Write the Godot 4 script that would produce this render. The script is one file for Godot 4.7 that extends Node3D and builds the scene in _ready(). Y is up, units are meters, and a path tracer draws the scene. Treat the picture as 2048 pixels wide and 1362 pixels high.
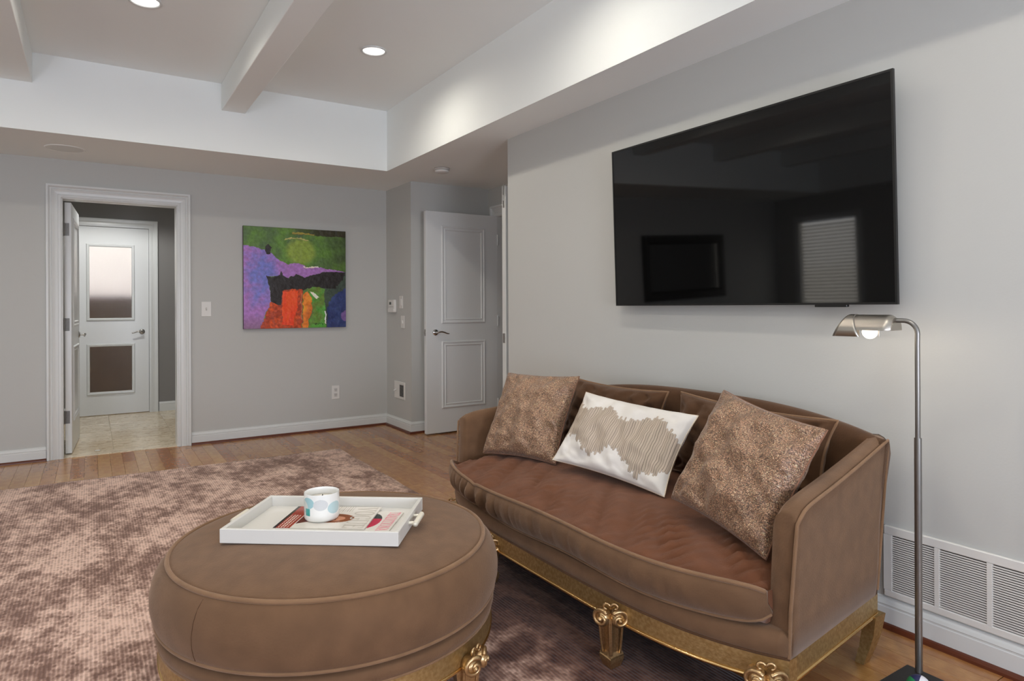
extends Node3D

# ---------------------------------------------------------------- measures (metres)
const CAM_H := 1.1684
const FAR_Z := -6.1707      # far wall, with the painting
const TV_X := 2.4333        # wall with the television
const JOG_X := 2.4814
const JOG_Z := -5.574
const REC_X := 3.314        # side wall of the recess
const END_Z := -3.828       # where the television wall ends
const LOW_Y := 2.3286       # soffit
const HIGH_Y := 2.8389      # coffered ceiling
const SOF_X := 2.1252
const SOF_Z := -5.2638
const LEFT_X := -4.05
const BACK_Z := 2.0
const HALL_Z := -8.4
const ZC := -2.0            # middle of the sofa

var M := {}
var rng := RandomNumberGenerator.new()


# ---------------------------------------------------------------- mesh building
class Mb:
	var P := PackedVector3Array()
	var N := PackedVector3Array()
	var U := PackedVector2Array()
	var I := PackedInt32Array()

	func put(pts: PackedVector3Array, tris: PackedInt32Array, smooth: bool, uvs = null, orient := true, flip := false) -> void:
		var c := Vector3.ZERO
		for p in pts:
			c += p
		c /= maxf(1.0, pts.size())
		if orient:
			var vol := 0.0
			for k in range(0, tris.size(), 3):
				vol += (pts[tris[k]] - c).dot((pts[tris[k + 1]] - c).cross(pts[tris[k + 2]] - c))
			flip = vol < 0.0
		if flip:
			for k in range(0, tris.size(), 3):
				var t := tris[k + 1]
				tris[k + 1] = tris[k + 2]
				tris[k + 2] = t
		if smooth:
			var nn := PackedVector3Array()
			nn.resize(pts.size())
			for k in range(0, tris.size(), 3):
				var n := (pts[tris[k + 1]] - pts[tris[k]]).cross(pts[tris[k + 2]] - pts[tris[k]])
				nn[tris[k]] += n
				nn[tris[k + 1]] += n
				nn[tris[k + 2]] += n
			var b := P.size()
			for k in pts.size():
				P.append(pts[k])
				N.append(nn[k].normalized() if nn[k].length() > 1e-14 else Vector3.UP)
				U.append(uvs[k] if uvs != null else Vector2(pts[k].x + pts[k].y * 0.3, pts[k].z + pts[k].y))
			for k in range(0, tris.size(), 3):
				I.append(b + tris[k])
				I.append(b + tris[k + 2])
				I.append(b + tris[k + 1])
		else:
			for k in range(0, tris.size(), 3):
				var n := (pts[tris[k + 1]] - pts[tris[k]]).cross(pts[tris[k + 2]] - pts[tris[k]])
				if n.length() < 1e-13:
					continue
				n = n.normalized()
				var b := P.size()
				for j in [0, 2, 1]:
					var q: int = tris[k + j]
					P.append(pts[q])
					N.append(n)
					U.append(uvs[q] if uvs != null else Vector2(pts[q].x + pts[q].y * 0.3, pts[q].z + pts[q].y))
				I.append(b)
				I.append(b + 1)
				I.append(b + 2)

	# rows: arrays of points; cu closes along the rows, cv closes from the last row to the first
	func grid(rows: Array, cu := false, cv := false, smooth := true, orient := true, flip := false, uv := false, cap := false) -> void:
		var nr := rows.size()
		var nc: int = rows[0].size()
		var pts := PackedVector3Array()
		var uvs := PackedVector2Array()
		for i in nr:
			for j in nc:
				pts.append(rows[i][j])
				uvs.append(Vector2(float(j) / maxf(1, nc - 1), float(i) / maxf(1, nr - 1)))
		var t := PackedInt32Array()
		for i in (nr if cv else nr - 1):
			for j in (nc if cu else nc - 1):
				var a := i * nc + j
				var b := i * nc + (j + 1) % nc
				var c := ((i + 1) % nr) * nc + (j + 1) % nc
				var d := ((i + 1) % nr) * nc + j
				t.append_array(PackedInt32Array([a, b, c, a, c, d]))
		if cap:
			for e in [0, nr - 1]:
				var m := Vector3.ZERO
				for j in nc:
					m += rows[e][j]
				pts.append(m / nc)
				uvs.append(Vector2(0.5, 0.5))
				var z := pts.size() - 1
				for j in nc:
					var a: int = e * nc + j
					var b: int = e * nc + (j + 1) % nc
					t.append_array(PackedInt32Array([z, b, a] if e == 0 else [z, a, b]))
		put(pts, t, smooth, uvs if uv else null, orient, flip)

	func box(c: Vector3, s: Vector3, bev := 0.0, basis := Basis.IDENTITY) -> void:
		var h := s / 2.0
		var pts := PackedVector3Array()
		var t := PackedInt32Array()
		bev = minf(bev, minf(h.x, minf(h.y, h.z)) * 0.95)
		if bev <= 0.0:
			for k in 8:
				pts.append(c + basis * Vector3(h.x if k & 1 else -h.x, h.y if k & 2 else -h.y, h.z if k & 4 else -h.z))
			t = PackedInt32Array([0, 2, 3, 0, 3, 1, 4, 5, 7, 4, 7, 6, 0, 1, 5, 0, 5, 4, 2, 6, 7, 2, 7, 3, 0, 4, 6, 0, 6, 2, 1, 3, 7, 1, 7, 5])
			put(pts, t, false)
			return
		# per corner three points: moved in on all axes but one
		for k in 8:
			var sg := Vector3(1 if k & 1 else -1, 1 if k & 2 else -1, 1 if k & 4 else -1)
			for ax in 3:
				var v := Vector3.ZERO
				for a in 3:
					v[a] = sg[a] * (h[a] if a == ax else h[a] - bev)
				pts.append(c + basis * v)
		for ax in 3:
			var a1: int = (ax + 1) % 3
			var a2: int = (ax + 2) % 3
			for sgn in 2:
				var q := []
				for w in [[0, 0], [1, 0], [1, 1], [0, 1]]:
					q.append(((sgn << ax) | (w[0] << a1) | (w[1] << a2)) * 3 + ax)
				t.append_array(PackedInt32Array([q[0], q[1], q[2], q[0], q[2], q[3]] if sgn == 1 else [q[0], q[2], q[1], q[0], q[3], q[2]]))
			# edges along ax
			for w in [[0, 0], [1, 0], [1, 1], [0, 1]]:
				var k0: int = (w[0] << a1) | (w[1] << a2)
				var k1: int = k0 | (1 << ax)
				var e := [k0 * 3 + a1, k1 * 3 + a1, k1 * 3 + a2, k0 * 3 + a2]
				var inv: bool = w[0] == w[1]
				t.append_array(PackedInt32Array([e[0], e[2], e[1], e[0], e[3], e[2]] if inv else [e[0], e[1], e[2], e[0], e[2], e[3]]))
		for k in 8:
			var odd: bool = ((k & 1) + ((k >> 1) & 1) + ((k >> 2) & 1)) % 2 == 0
			t.append_array(PackedInt32Array([k * 3, k * 3 + 2, k * 3 + 1] if odd else [k * 3, k * 3 + 1, k * 3 + 2]))
		put(pts, t, false)

	func bx(x0: float, x1: float, y0: float, y1: float, z0: float, z1: float, bev := 0.0) -> void:
		box(Vector3((x0 + x1) / 2, (y0 + y1) / 2, (z0 + z1) / 2), Vector3(absf(x1 - x0), absf(y1 - y0), absf(z1 - z0)), bev)

	func tube(path: Array, r, sides := 8, closed := false) -> void:
		var rows := []
		var n := path.size()
		var up := Vector3.ZERO
		for i in n:
			var a: Vector3 = path[(i - 1 + n) % n] if closed or i > 0 else path[i]
			var b: Vector3 = path[(i + 1) % n] if closed or i < n - 1 else path[i]
			var d := (b - a).normalized()
			if up == Vector3.ZERO:
				up = d.cross(Vector3(0.13, 0.97, 0.21) if absf(d.y) < 0.9 else Vector3(1, 0.1, 0)).normalized()
			up = (up - d * up.dot(d)).normalized()
			var s := d.cross(up)
			var row := PackedVector3Array()
			var rr: float = r[i] if r is Array else r
			for k in sides:
				var w := TAU * k / sides
				row.append(path[i] + (up * cos(w) + s * sin(w)) * rr)
			rows.append(row)
		grid(rows, true, closed, true, true, false, false, not closed)

	# profile of (radius, height) turned round y at c
	func lathe(prof: Array, segs := 32, c := Vector3.ZERO, basis := Basis.IDENTITY, smooth := true, uv := false, orient := true) -> void:
		var rows := []
		for p in prof:
			var row := PackedVector3Array()
			for k in (segs + 1 if uv else segs):
				var w := TAU * k / segs
				row.append(c + basis * Vector3(cos(w) * p[0], p[1], sin(w) * p[0]))
			rows.append(row)
		grid(rows, not uv, false, smooth, orient, false, uv)

	func prism(poly: PackedVector2Array, z0: float, z1: float, f: Callable) -> void:
		var tri := Geometry2D.triangulate_polygon(poly)
		var n := poly.size()
		var pts := PackedVector3Array()
		for p in poly:
			pts.append(f.call(p.x, p.y, z0))
		for p in poly:
			pts.append(f.call(p.x, p.y, z1))
		var t := PackedInt32Array()
		var area := 0.0
		for k in n:
			area += poly[k].cross(poly[(k + 1) % n])
		for k in range(0, tri.size(), 3):
			var a := tri[k]
			var b := tri[k + 1]
			var c := tri[k + 2]
			if (poly[b] - poly[a]).cross(poly[c] - poly[a]) < 0:
				var s := b
				b = c
				c = s
			t.append_array(PackedInt32Array([n + a, n + b, n + c, a, c, b]))
		for k in n:
			var j := (k + 1) % n
			t.append_array(PackedInt32Array([k, j, n + j, k, n + j, n + k] if area > 0 else [k, n + j, j, k, n + k, n + j]))
		put(pts, t, false)

	# a moulding round an opening: prof of (outward in the plane, proud of the plane); f maps (u, v, proud)
	func casing(u0: float, u1: float, v0: float, v1: float, prof: Array, f: Callable, whole := false) -> void:
		var rows := []
		for q in prof:
			var a: float = q[0]
			var b: float = q[1]
			var row := PackedVector3Array()
			row.append(f.call(u0 - a, v0 - (a if whole else 0.0), b))
			row.append(f.call(u0 - a, v1 + a, b))
			row.append(f.call(u1 + a, v1 + a, b))
			row.append(f.call(u1 + a, v0 - (a if whole else 0.0), b))
			rows.append(row)
		grid(rows, whole, true, false)

	# a moulding along a line in plan: prof of (out from the wall, height)
	func run(line: Array, prof: Array, side := 1.0) -> void:
		var rows := []
		for i in line.size():
			var nrm := Vector2.ZERO
			var dots := []
			if i > 0:
				dots.append((line[i] - line[i - 1]).normalized().orthogonal() * side)
			if i < line.size() - 1:
				dots.append((line[i + 1] - line[i]).normalized().orthogonal() * side)
			nrm = dots[0] if dots.size() == 1 else (dots[0] + dots[1]) / (1.0 + dots[0].dot(dots[1]))
			var row := PackedVector3Array()
			for q in prof:
				var p: Vector2 = line[i] + nrm * q[0]
				row.append(Vector3(p.x, q[1], p.y))
			rows.append(row)
		grid(rows, true, false, false, true, false, false, true)


func obj(called: String, mb: Mb, mat: Material, parent: Node3D = self, at := Vector3.ZERO) -> MeshInstance3D:
	var a := []
	a.resize(Mesh.ARRAY_MAX)
	if at != Vector3.ZERO:
		for k in mb.P.size():
			mb.P[k] -= at
	a[Mesh.ARRAY_VERTEX] = mb.P
	a[Mesh.ARRAY_NORMAL] = mb.N
	a[Mesh.ARRAY_TEX_UV] = mb.U
	a[Mesh.ARRAY_INDEX] = mb.I
	var me := ArrayMesh.new()
	me.add_surface_from_arrays(Mesh.PRIMITIVE_TRIANGLES, a)
	var o := MeshInstance3D.new()
	o.name = called if parent != self else numbered(called)
	o.mesh = me
	o.material_override = mat
	parent.add_child(o, true)
	if parent == self:
		o.position = at
	return o


var names := {}

func numbered(called: String) -> String:
	if not names.has(called):
		names[called] = 0
		return called
	names[called] += 1
	return "%s_%03d" % [called, names[called]]


func tag(o: Node3D, label: String, category: String, group := "", kind := "") -> Node3D:
	o.set_meta("label", label)
	if category:
		o.set_meta("category", category)
	if group:
		o.set_meta("group", group)
	if kind:
		o.set_meta("kind", kind)
	return o


func thing(called: String, label: String, category: String, at := Vector3.ZERO, basis := Basis.IDENTITY, group := "", kind := "") -> Node3D:
	var o := Node3D.new()
	o.name = numbered(called)
	add_child(o)
	o.transform = Transform3D(basis, at)
	tag(o, label, category, group, kind)
	return o


func piece(called: String, mesh: Mesh, mat: Material, parent: Node3D, at: Vector3) -> MeshInstance3D:
	var o := MeshInstance3D.new()
	o.name = called
	o.mesh = mesh
	o.material_override = mat
	parent.add_child(o, true)
	o.position = at
	return o


# ---------------------------------------------------------------- materials
func mat(c: Color, rough := 0.6, metal := 0.0, spec := 0.5) -> StandardMaterial3D:
	var m := StandardMaterial3D.new()
	m.albedo_color = c
	m.roughness = rough
	m.metallic = metal
	m.metallic_specular = spec
	return m


func rgb(r: int, g: int, b: int) -> Color:
	return Color8(r, g, b)


func noise_tex(freq: float, size := 256, as_normal := false, strength := 4.0, lo := Color(0.8, 0.8, 0.8), hi := Color.WHITE, seed_ := 1, oct := 4) -> NoiseTexture2D:
	var n := FastNoiseLite.new()
	n.seed = seed_
	n.frequency = freq
	n.fractal_octaves = oct
	var t := NoiseTexture2D.new()
	t.noise = n
	t.width = size
	t.height = size
	t.seamless = true
	t.as_normal_map = as_normal
	t.bump_strength = strength
	if not as_normal:
		var g := Gradient.new()
		g.set_color(0, lo)
		g.set_color(1, hi)
		t.color_ramp = g
	return t


func noise_img(freq: float, w: int, h: int, seed_: int, oct := 4) -> PackedByteArray:
	var n := FastNoiseLite.new()
	n.seed = seed_
	n.frequency = freq
	n.fractal_octaves = oct
	return n.get_image(w, h, false, false, true).get_data()


func tri(m: StandardMaterial3D, s: float, world := false) -> StandardMaterial3D:
	m.uv1_triplanar = true
	m.uv1_world_triplanar = world
	m.uv1_scale = Vector3(s, s, s)
	return m


func velvet(c: Color, seed_: int) -> StandardMaterial3D:
	var m := mat(c, 0.75, 0.0, 0.25)
	m.albedo_texture = noise_tex(0.012, 512, false, 1, Color(0.84, 0.84, 0.84), Color.WHITE, seed_, 3)
	m.rim_enabled = true
	m.rim = 1.3
	m.rim_tint = 0.6
	m.normal_enabled = true
	m.normal_texture = noise_tex(0.35, 256, true, 1.2, Color.BLACK, Color.WHITE, seed_ + 9, 2)
	m.normal_scale = 0.25
	return tri(m, 1.7)


func make_materials() -> void:
	M.wall = mat(rgb(197, 198, 194), 0.55, 0, 0.3)
	M.wall.normal_enabled = true
	M.wall.normal_texture = noise_tex(0.12, 256, true, 1.0, Color.BLACK, Color.WHITE, 3, 3)
	M.wall.normal_scale = 0.12
	tri(M.wall, 3.0, true)
	M.ceiling = mat(rgb(246, 250, 248), 0.8, 0, 0.25)
	M.trim = mat(rgb(220, 223, 221), 0.3, 0, 0.5)
	M.trim2 = mat(rgb(228, 231, 230), 0.28, 0, 0.5)
	M.dark_wall = mat(rgb(138, 136, 134), 0.6, 0, 0.3)
	M.shoe = mat(rgb(96, 46, 24), 0.35)
	M.steel = mat(rgb(170, 168, 163), 0.32, 1.0)
	M.hinge = mat(rgb(128, 127, 124), 0.5, 0.7)
	M.chrome = mat(rgb(214, 213, 210), 0.12, 1.0)
	M.nickel = mat(rgb(176, 170, 160), 0.34, 1.0)
	M.pole = mat(rgb(142, 140, 136), 0.36, 0.9)
	M.plastic = mat(rgb(228, 227, 222), 0.4)
	M.black = mat(rgb(16, 16, 16), 0.5)
	M.slot = mat(rgb(40, 40, 40), 0.8)
	M.bezel = mat(rgb(14, 14, 14), 0.35)
	M.screen = mat(rgb(5, 5, 5), 0.04, 0, 0.5)
	M.velvet = velvet(rgb(115, 86, 62), 11)
	M.velvet_dark = velvet(rgb(88, 61, 40), 31)  # deeper brown: shade on the backrest put into the velvet colour
	M.velvet_seat = velvet(rgb(110, 68, 44), 51)
	M.welt = velvet(rgb(140, 108, 80), 71)
	M.gold = mat(rgb(192, 166, 118), 0.40, 0.75)
	M.gold.albedo_texture = noise_tex(0.03, 512, false, 1, Color(0.78, 0.72, 0.62), Color(1, 1, 1), 91, 5)
	M.gold.normal_enabled = true
	M.gold.normal_texture = noise_tex(0.1, 256, true, 2.0, Color.BLACK, Color.WHITE, 93, 4)
	M.gold.normal_scale = 0.3
	tri(M.gold, 4.0)
	M.gold_edge = mat(rgb(226, 190, 128), 0.25, 1.0)
	M.leg_gold = mat(rgb(218, 190, 146), 0.3, 0.9)
	M.leg_gold.albedo_texture = noise_tex(0.05, 256, false, 1, Color(0.8, 0.74, 0.66), Color.WHITE, 95, 4)
	tri(M.leg_gold, 8.0)
	M.tray = mat(rgb(218, 216, 209), 0.4)
	M.paper = mat(rgb(232, 228, 220), 0.5)
	M.glass = mat(Color(1, 1, 1, 0.08), 0.02)
	M.glass.transparency = BaseMaterial3D.TRANSPARENCY_ALPHA
	M.reed = mat(Color(0.97, 0.96, 0.94, 0.0), 0.22)
	M.reed.refraction_enabled = true
	M.reed.refraction_scale = 0.05
	M.lamp_on = mat(rgb(255, 255, 255), 0.4)
	M.lamp_on.emission_enabled = true
	M.lamp_on.emission = rgb(255, 250, 240)
	M.lamp_on.emission_energy_multiplier = 3.0
	M.bulb_on = mat(rgb(255, 255, 255), 0.4)
	M.bulb_on.emission_enabled = true
	M.bulb_on.emission = rgb(255, 240, 220)
	M.bulb_on.emission_energy_multiplier = 3.0


# ---------------------------------------------------------------- light and camera
func downlight(x: float, z: float, label: String) -> void:
	var t := thing("recessed_light", label, "ceiling light", Vector3(x, HIGH_Y, z), Basis.IDENTITY, "round recessed ceiling lights")
	var a := Mb.new()
	a.lathe([[0.082, 0.0], [0.083, -0.006], [0.074, -0.009], [0.069, -0.004], [0.069, 0.0]], 40)
	obj("trim_ring", a, M.trim, t)
	var b := Mb.new()
	b.lathe([[0.0005, -0.001], [0.069, -0.001], [0.069, 0.001], [0.0005, 0.001]], 40)
	obj("lamp_lens", b, M.lamp_on, t)
	var l := SpotLight3D.new()
	l.name = "recessed_light_beam"
	l.spot_angle = 86.0
	l.spot_angle_attenuation = 0.8
	l.spot_range = 14.0
	l.spot_attenuation = 2.0
	l.light_energy = 0.66
	l.light_color = rgb(255, 246, 232)
	l.light_size = 0.035
	l.shadow_enabled = true
	l.rotation_degrees.x = -90
	t.add_child(l)
	l.position.y = -0.014


func area(called: String, at: Vector3, towards: Vector3, size: Vector2, e: float, c: Color) -> void:
	var l := AreaLight3D.new()
	l.name = called
	l.area_size = size
	l.area_normalize_energy = true
	l.light_energy = e
	l.light_color = c
	l.area_range = 20.0
	l.area_attenuation = 2.0
	l.shadow_enabled = true
	add_child(l)
	l.look_at_from_position(at, at + towards, Vector3.UP if absf(towards.y) < 0.9 else Vector3.RIGHT)


func lights_and_camera() -> void:
	var cam := Camera3D.new()
	cam.name = "camera"
	cam.projection = Camera3D.PROJECTION_FRUSTUM
	cam.near = 0.05
	cam.far = 60.0
	var px := 0.05 / 1306.36          # the size of a photograph pixel on the near plane
	cam.size = 1362.0 * px
	cam.frustum_offset = Vector2((1024.0 - 1024.0) * px, (612.92 - 681.0) * px)
	cam.basis = Basis(Vector3.UP, -0.5719) * Basis(Vector3.BACK, -0.0045)
	cam.position = Vector3(0, CAM_H, 0)
	add_child(cam)
	cam.current = true
	var e := Environment.new()
	e.background_mode = Environment.BG_SKY
	var sky := Sky.new()
	var sm := ProceduralSkyMaterial.new()
	sm.sky_top_color = rgb(120, 160, 215)
	sm.sky_horizon_color = rgb(205, 220, 240)
	sm.ground_bottom_color = rgb(90, 95, 90)
	sm.ground_horizon_color = rgb(160, 165, 165)
	sm.sun_angle_max = 0.1
	sm.sky_energy_multiplier = 1.2
	sky.sky_material = sm
	e.sky = sky
	e.tonemap_mode = Environment.TONE_MAPPER_LINEAR
	e.tonemap_exposure = 1.0
	e.sdfgi_enabled = true
	e.ssao_enabled = true
	e.ssil_enabled = true
	var w := WorldEnvironment.new()
	w.name = "world_environment"
	w.environment = e
	add_child(w)
	# daylight through the windows: one on the left wall, two behind the camera; then two added for fill
	var blue := rgb(236, 240, 255)
	var warm := rgb(255, 248, 236)
	area("window_1_daylight", Vector3(LEFT_X - 0.03, 1.2, -5.36), Vector3(1, 0, 0), Vector2(0.8, 1.5), 1.6, warm)
	area("window_2_daylight", Vector3(-1.6, 1.08, BACK_Z + 0.30), Vector3(0, 0.9, -1), Vector2(1.2, 1.5), 10.5, blue)
	area("window_3_daylight", Vector3(0.9, 1.08, BACK_Z + 0.30), Vector3(0, 0.9, -1), Vector2(1.2, 1.5), 10.5, blue)
	area("added_window_4_fill", Vector3(LEFT_X - 0.30, 1.08, -2.3), Vector3(1, 0.9, 0), Vector2(1.4, 1.5), 1.3, warm)  # unseen window added to brighten the television wall and ceiling
	area("added_window_5_fill", Vector3(LEFT_X - 0.30, 1.08, 0.1), Vector3(1, 0.9, 0), Vector2(1.4, 1.5), 1.3, warm)  # second unseen window added for the same fill


func _ready() -> void:
	rng.seed = 7
	lights_and_camera()
	make_materials()
	var cols := {"left": -1.05, "middle": 0.25, "right": 1.552}
	for k in 3:
		var z: float = [-4.06, -2.30, -0.5][k]
		for c in cols:
			var what: String = ["farthest from the camera", "in the middle of the room", "nearest the camera"][k]
			var side: String = {"left": "left of both beams", "middle": "between the two beams", "right": "beside the television soffit"}[c]
			downlight(cols[c], z, "round recessed light %s, %s" % [side, what])
	room()
	floor_boards()
	hall()
	recess()
	fittings()
	rug()
	television()
	painting()
	sofa()
	cushions()
	ottoman()
	tray_set()
	floor_lamp()
	unseen_side()


# ---------------------------------------------------------------- the room
func wbox(called: String, boxes: Array, m: Material, label: String, category: String) -> MeshInstance3D:
	var b := Mb.new()
	for q in boxes:
		b.bx(q[0], q[1], q[2], q[3], q[4], q[5])
	var o := obj(called, b, m)
	tag(o, label, category, "", "structure")
	return o


const CASE := [[0.0, 0.0], [0.0, 0.012], [0.006, 0.016], [0.022, 0.016], [0.026, 0.011], [0.045, 0.014], [0.062, 0.020], [0.068, 0.014], [0.076, 0.017], [0.086, 0.030], [0.1, 0.030], [0.104, 0.0]]
const BASE := [[0.0, 0.0], [0.016, 0.0], [0.016, 0.072], [0.0135, 0.075], [0.0135, 0.080], [0.016, 0.083], [0.012, 0.094], [0.007, 0.100], [0.007, 0.104], [0.0, 0.106]]
const SHOE := [[0.014, 0.0], [0.033, 0.0], [0.031, 0.009], [0.025, 0.015], [0.016, 0.018], [0.014, 0.018]]


func room() -> void:
	var T := 2.95
	# far wall, with the door opening
	wbox("wall_far", [[LEFT_X - 0.12, -0.193, 0, T, FAR_Z - 0.13, FAR_Z], [0.6085, JOG_X + 0.05, 0, T, FAR_Z - 0.13, FAR_Z], [-0.193, 0.6085, 2.03, T, FAR_Z - 0.13, FAR_Z]], M.wall, "pale grey far wall with the doorway and the painting", "wall")
	wbox("wall_jog", [[JOG_X, REC_X + 0.12, 0, T, FAR_Z - 0.13, JOG_Z]], M.wall, "pale grey wall corner that juts out beside the open panelled door", "wall")
	wbox("wall_recess", [[REC_X, REC_X + 0.12, 2.045, T, JOG_Z, END_Z], [REC_X, REC_X + 0.12, 0, 2.045, JOG_Z, -5.402], [REC_X, REC_X + 0.12, 0, 2.045, -3.985, END_Z]], M.wall, "short pale grey recess wall around the double doorway", "wall")
	wbox("wall_right", [[TV_X, REC_X + 0.12, 0, T, END_Z, BACK_Z + 0.12]], M.wall, "pale grey wall behind the sofa and the television", "wall")
	wbox("wall_left", [[LEFT_X - 0.12, LEFT_X, 0, 0.42, FAR_Z, BACK_Z], [LEFT_X - 0.12, LEFT_X, 1.97, T, FAR_Z, BACK_Z], [LEFT_X - 0.12, LEFT_X, 0.42, 1.97, FAR_Z, -5.78], [LEFT_X - 0.12, LEFT_X, 0.42, 1.97, -4.94, -3.07], [LEFT_X - 0.12, LEFT_X, 0.42, 1.97, -1.53, -0.67], [LEFT_X - 0.12, LEFT_X, 0.42, 1.97, 0.87, BACK_Z]], M.wall, "pale grey left wall with one window and two added fill light windows, outside the picture", "wall")
	wbox("wall_back", [[LEFT_X - 0.12, -2.27, 0, T, BACK_Z, BACK_Z + 0.12], [-0.93, 0.23, 0, T, BACK_Z, BACK_Z + 0.12], [1.57, TV_X, 0, T, BACK_Z, BACK_Z + 0.12], [-2.27, -0.93, 0, 0.38, BACK_Z, BACK_Z + 0.12], [-2.27, -0.93, 2.02, T, BACK_Z, BACK_Z + 0.12], [0.23, 1.57, 0, 0.38, BACK_Z, BACK_Z + 0.12], [0.23, 1.57, 2.02, T, BACK_Z, BACK_Z + 0.12]], M.wall, "pale grey wall behind the camera with two windows", "wall")
	wbox("wall_passage", [[4.5, 4.62, 0, 2.6, -6.3, -3.0], [REC_X + 0.12, 4.62, 0, 2.6, -6.3, -6.18], [REC_X + 0.12, 4.62, 0, 2.6, -3.12, -3.0]], M.wall, "pale walls of the passage behind the double doorway", "wall")
	wbox("ceiling_passage", [[REC_X + 0.12, 4.62, 2.6, 2.7, -6.3, -3.0]], M.ceiling, "white ceiling of the passage behind the double doorway", "ceiling")
	# ceiling with soffits and beams
	var c := thing("ceiling", "white coffered ceiling with two long beams and a lowered soffit border", "ceiling", Vector3.ZERO, Basis.IDENTITY, "", "structure")
	var a := Mb.new()
	a.bx(LEFT_X - 0.12, REC_X + 0.12, HIGH_Y, HIGH_Y + 0.11, FAR_Z - 0.13, BACK_Z + 0.12)
	obj("ceiling_panel", a, M.ceiling, c)
	for q in [[SOF_X, REC_X + 0.0, SOF_Z, BACK_Z], [LEFT_X, REC_X, FAR_Z, SOF_Z], [LEFT_X, -3.75, SOF_Z, BACK_Z], [-3.75, SOF_X, 1.25, BACK_Z]]:
		var s := Mb.new()
		s.bx(q[0], q[1], LOW_Y, HIGH_Y, q[2], q[3])
		obj("soffit", s, M.ceiling, c)
	for x in [0.819, -0.485, -1.789, -3.093]:
		var s := Mb.new()
		s.bx(x, x + 0.166, 2.640, HIGH_Y, SOF_Z, 1.25, 0.003)
		obj("beam", s, M.ceiling, c)
	# baseboards with a stained quarter round
	var lines := [["baseboard_far", [Vector2(LEFT_X, FAR_Z), Vector2(-0.297, FAR_Z)], "white moulded baseboard left of the hall doorway"],
		["baseboard_far", [Vector2(0.712, FAR_Z), Vector2(JOG_X, FAR_Z), Vector2(JOG_X, JOG_Z), Vector2(REC_X, JOG_Z)], "white moulded baseboard under the painting and round the wall corner"],
		["baseboard_right", [Vector2(REC_X, END_Z), Vector2(TV_X, END_Z), Vector2(TV_X, BACK_Z)], "white moulded baseboard behind the sofa and under the vent grille"],
		["baseboard_left", [Vector2(LEFT_X, BACK_Z), Vector2(LEFT_X, FAR_Z)], "white moulded baseboard along the left wall, out of view"]]
	for l in lines:
		var b := Mb.new()
		var line: Array = l[1]
		if l[0] == "baseboard_right":
			line = [line[0] + Vector2(-0.6, 0), line[1], line[2]]
		b.run(line, BASE, -1.0)
		var o := obj(l[0], b, M.trim)
		tag(o, l[2], "baseboard", "", "structure")
		var s := Mb.new()
		s.run(line, SHOE, -1.0)
		obj("shoe_moulding", s, M.shoe, o)


func floor_boards() -> void:
	var f := thing("floor", "polished reddish brown hardwood strip floor", "floor", Vector3.ZERO, Basis.IDENTITY, "", "structure")
	var s := Mb.new()
	s.bx(LEFT_X - 0.1, 4.6, -0.12, -0.012, FAR_Z, BACK_Z + 0.1)
	obj("subfloor", s, mat(rgb(70, 40, 24), 0.8), f)
	# grain drawn once, tinted per board
	var W := 64
	var H := 1024
	var n1 := noise_img(0.02, W, H, 5)
	var n2 := noise_img(0.15, W * 8, 64, 6)
	var data := PackedByteArray()
	data.resize(W * H * 3)
	for y in H:
		for x in W:
			var q := n1[y * W + x] / 255.0
			var streak := n2[(y / 16) * W * 8 + x * 8] / 255.0
			var v := clampf(0.84 + 0.12 * q + 0.10 * (streak - 0.5) + 0.02 * sin(x * 0.9 + q * 14.0), 0, 1)
			var k := (y * W + x) * 3
			data[k] = int(255 * v)
			data[k + 1] = int(255 * v * (0.95 + 0.05 * q))
			data[k + 2] = int(255 * v * (0.92 + 0.08 * q))
	var tex := ImageTexture.create_from_image(Image.create_from_data(W, H, false, Image.FORMAT_RGB8, data))
	var tones := [rgb(194, 140, 82), rgb(186, 129, 73), rgb(201, 149, 89), rgb(176, 115, 65), rgb(189, 135, 81), rgb(206, 157, 95)]
	var mats := []
	for k in tones.size():
		var m := mat(tones[k], 0.27, 0, 0.5)
		m.albedo_texture = tex
		m.uv1_offset = Vector3(0.13 * k, 0.31 * k, 0)
		m.clearcoat_enabled = true
		m.clearcoat = 0.35
		m.clearcoat_roughness = 0.15
		mats.append(m)
	var meshes := {}
	var bw := 0.0826
	var x := -1.70
	while x < 3.32:
		var covered := x + bw < 1.62 and x > -1.32
		var zend := -5.13 if covered else (0.3 if x < 2.42 else END_Z + 0.05)
		if x < -1.3:
			zend = -4.6
		var z := FAR_Z + (0.0 if x < JOG_X - 0.04 else FAR_Z * 0.0 + (JOG_Z - FAR_Z)) - rng.randf() * 0.9
		var z0 := FAR_Z if x < JOG_X - 0.04 else JOG_Z
		while z < zend:
			var L: float = [0.7, 1.0, 1.3, 1.6][rng.randi() % 4]
			var a := maxf(z, z0)
			var b := minf(z + L, zend)
			z += L
			if b - a < 0.02:
				continue
			var len_ := snappedf(b - a, 0.01)
			var key := len_
			if not meshes.has(key):
				var mb := Mb.new()
				mb.box(Vector3(0, -0.006, 0), Vector3(bw - 0.0006, 0.012, len_ - 0.0006), 0.0009)
				for k in mb.U.size():
					mb.U[k] = Vector2(mb.P[k].x / bw * 0.9, mb.P[k].z / 1.7)
				var tmp := obj("plank", mb, mats[0], f)
				meshes[key] = tmp.mesh
				f.remove_child(tmp)
				tmp.free()
			piece("plank", meshes[key], mats[rng.randi() % mats.size()], f, Vector3(x + bw / 2, 0, (a + b) / 2))
		x += bw
	var p := Mb.new()
	p.bx(REC_X, 4.5, -0.012, 0.0, -6.18, -3.12)
	obj("passage_floor", p, mats[3], f)


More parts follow.
